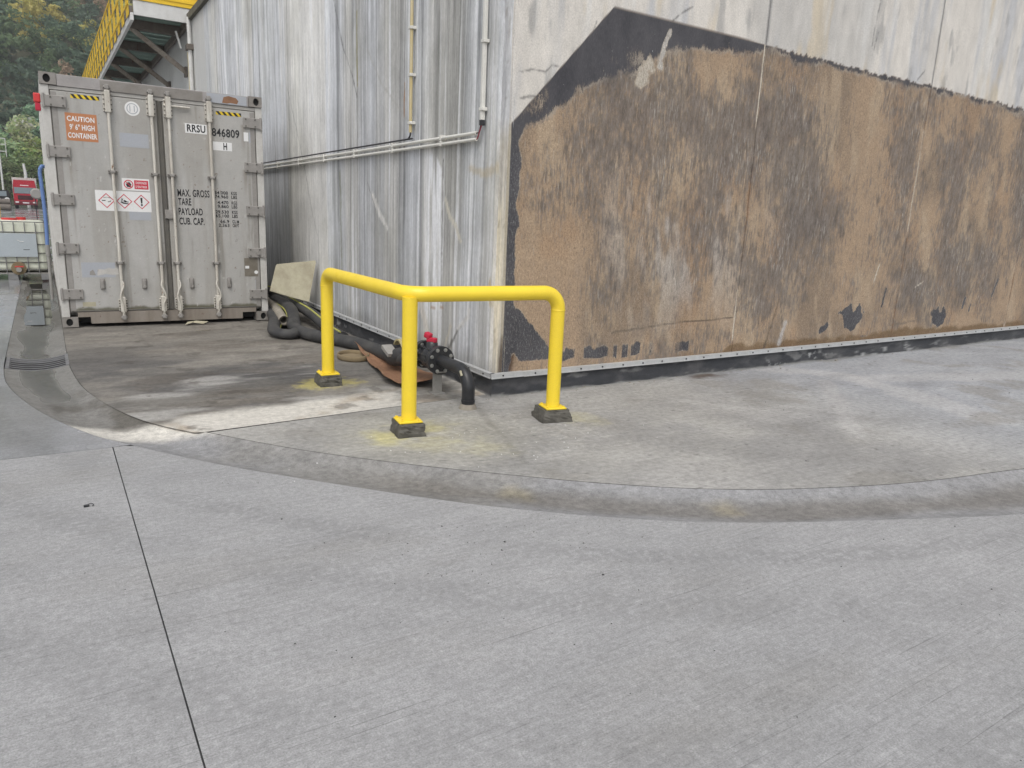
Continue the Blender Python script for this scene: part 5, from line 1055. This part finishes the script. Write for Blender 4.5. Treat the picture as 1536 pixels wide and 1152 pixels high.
while yv < 330:
    half = 10+yv*.16
    for xv in np.arange(-half, half, 6.2):
        x, y = xv+rt.normal()*1.8, yv+rt.normal()*1.6; e = (y-140)/190
        zone = fbm(np.array(x*.035), np.array(y*.03), 3, 77)
        if e < .10: key = rt.choice(['dark', 'dark', 'fir', 'green', 'olive'])
        elif e < .22: key = rt.choice(['dark', 'fir', 'dark', 'green', 'green', 'brown'])
        elif e < .42: key = rt.choice(['yellow', 'gold', 'olive', 'green', 'dark', 'yellow', 'brown'])
        else: key = rt.choice(['russet', 'brown', 'dark', 'green', 'fir', 'olive', 'dark', 'brown', 'green'])
        Q, c = protos[rt.integers(10)]; hgt = rt.uniform(7.5, 13); a = rt.uniform(0, 6.28); rot = np.array(((np.cos(a), -np.sin(a), 0), (np.sin(a), np.cos(a), 0), (0, 0, 1)))
        wv = hgt*rt.uniform(.95, 1.25); Qs.append((Q @ rot.T)*np.array((wv, wv, hgt))+np.array((x, y, hill_z(np.array(x), np.array(y))-.6))); Cs.append(np.clip(c*np.array(PAL[key])*rt.uniform(.8, 1.2), .004, .6)); nt += 1
    yv += 5.4
o = link('hillside_wood', leaf_mesh('hillside_wood', np.concatenate(Qs), np.concatenate(Cs)), None); tag(o, 'dense autumn wood of green, yellow and russet crowns covering the hillside', 'wood', kind='stuff')
def tree(name, label, x, y, h, wd, shape, col, seed, n=3400, leaf=.022, z0=0):
    o = empty(name, label, 'tree', (x, y, z0), 'trees standing at the foot of the hill'); Q, c = leaf_cloud(n, shape, leaf, col, seed, 46); Q = Q*np.array((h*wd, h*wd, h))
    link('crown', leaf_mesh('crown', Q, c), None, o); m = MB(); m.tube([(0, 0, -.5), (.05, 0, h*.3), (-.05, .05, h*.6), (0, 0, h*.92)], [h*.022, h*.018, h*.011, h*.003], 8)
    for i in range(6):
        a = i*2.4+seed; zz_ = h*(.28+.09*i); m.tube([(0, 0, zz_), (math.cos(a)*h*.10*wd, math.sin(a)*h*.10*wd, zz_+h*.07), (math.cos(a)*h*.2*wd, math.sin(a)*h*.2*wd, zz_+h*.11)], [h*.009, h*.006, h*.002], 6)
    m.build('trunk', M['bark'], o); return o
for a in (('conifer', 'pale green pointed tree rising above the lorry', -4.6, 124, 12.6, 1.05, cone_, PAL['pale'], 701), ('broadleaf_tree', 'light green bushy tree directly behind the container edge', -1.6, 121, 9.6, 1.35, round_, (.28, .34, .13), 702), ('broadleaf_tree', 'dark green bushy tree at the far left behind the pole', -8.2, 122, 9.8, 1.4, round_, PAL['green'], 703),
          ('broadleaf_tree', 'low green bush-like tree right behind the red lorry', -4.0, 116, 6.6, 1.7, round_, (.22, .28, .12), 704), ('broadleaf_tree', 'low dark tree behind the dark vehicle', -7.0, 115, 6.0, 1.7, round_, (.18, .22, .11), 705), ('broadleaf_tree', 'mid green tree half hidden by the container top edge', 2.0, 126, 11, 1.3, round_, PAL['olive'], 706),
          ('conifer', 'dark conifer standing between pale tree and container', -2.9, 131, 14.5, 1.0, cone_, PAL['fir'], 707), ('conifer', 'dark conifer behind the utility pole at the far left', -10, 131, 15, 1.0, cone_, PAL['fir'], 708), ('broadleaf_tree', 'bushy olive tree beyond the left picture edge', -12.5, 119, 8.5, 1.5, round_, PAL['olive'], 709)): tree(*a)

# ------------------------------------------------------------------ small litter on the concrete
m = MB().box((-.022, -.016, 0), (.022, .016, .018), None, .006); m.tube(arc((.03, .0, .010), (.024, 0, 0), (0, .018, .006), R(-60), R(150), 8), .0035, 6)
rbt = m.build('rubber_bit', M['hdpe'], None, (-3.14, -1.19, 0)); rbt.scale = (.6, .6, .6)
tag(rbt, 'small black plastic bit with a curled tail lying on the yard', 'litter')
gt = MB(); r2 = random.Random(5)
for i in range(330):
    x, y = r2.uniform(-3.2, 5.5), r2.uniform(-4.6, -.15)
    if r2.random() < .45: x, y = r2.gauss(-1.2, .5), r2.gauss(-2.4, .35)
    s = r2.uniform(.0015, .0042)*(1.8 if r2.random() < .05 else 1); a = r2.uniform(0, 3.14); q = Matrix.Translation((x, y, 0)) @ Matrix.Rotation(a, 4, 'Z')
    u_in = np.interp(x, NOs[:, 0], NOs[:, 1]) < y < np.interp(x, NI[::-1, 0], NI[::-1, 1])
    if u_in: q = Matrix.Translation((x, y, -.05)) @ Matrix.Rotation(a, 4, 'Z')
    gt.add([q @ Vector(v) for v in ((-s, -s*.6, 0), (s, -s*.5, 0), (s*.8, s*.7, 0), (-s*.7, s*.6, 0), (.1*s, 0, s*.9))], [(0, 1, 4), (1, 2, 4), (2, 3, 4), (3, 0, 4)])
tag(gt.build('grit', M['soil']), 'dark grit specks scattered over the concrete yard', 'grit', kind='stuff')
wf = MB()
for i in range(46):
    x, y = r2.gauss(-.7, .55), r2.gauss(-1.1, .35); s = r2.uniform(.0015, .0045); a = r2.uniform(0, 3.1)
    if y < -1.6 or y > -.1: continue
    q = Matrix.Translation((x, y, .001)) @ Matrix.Rotation(a, 4, 'Z'); wf.add([q @ Vector(v) for v in ((-s*1.6, -s*.4, 0), (s*1.5, -s*.3, 0), (s*1.2, s*.4, 0), (-s*1.3, s*.5, 0), (0, 0, .004))], [(0, 1, 4), (1, 2, 4), (2, 3, 4), (3, 0, 4)])
tag(wf.build('paint_flakes', M['white']), 'pale flakes strewn on the apron before the yellow rail', 'flakes', kind='stuff')

# ------------------------------------------------------------------ thin autumn haze
hz = MB().box((-320, -95, -1.6), (320, 520, 215)).build('haze', None); hz['kind'] = 'stuff'; hz['label'] = 'thin pale haze in the air over the yard and hillside'; hz['category'] = 'haze'
hm = bpy.data.materials.new('haze_air'); hm.use_nodes = True; hn = hm.node_tree; hn.nodes.clear()
ho = hn.nodes.new('ShaderNodeOutputMaterial'); hv = hn.nodes.new('ShaderNodeVolumePrincipled'); hv.inputs['Color'].default_value = (.93, .95, .97, 1); hv.inputs['Density'].default_value = .0008; hv.inputs['Anisotropy'].default_value = .2
hn.links.new(hv.outputs[0], ho.inputs['Volume']); hz.data.materials.clear(); hz.data.materials.append(hm)
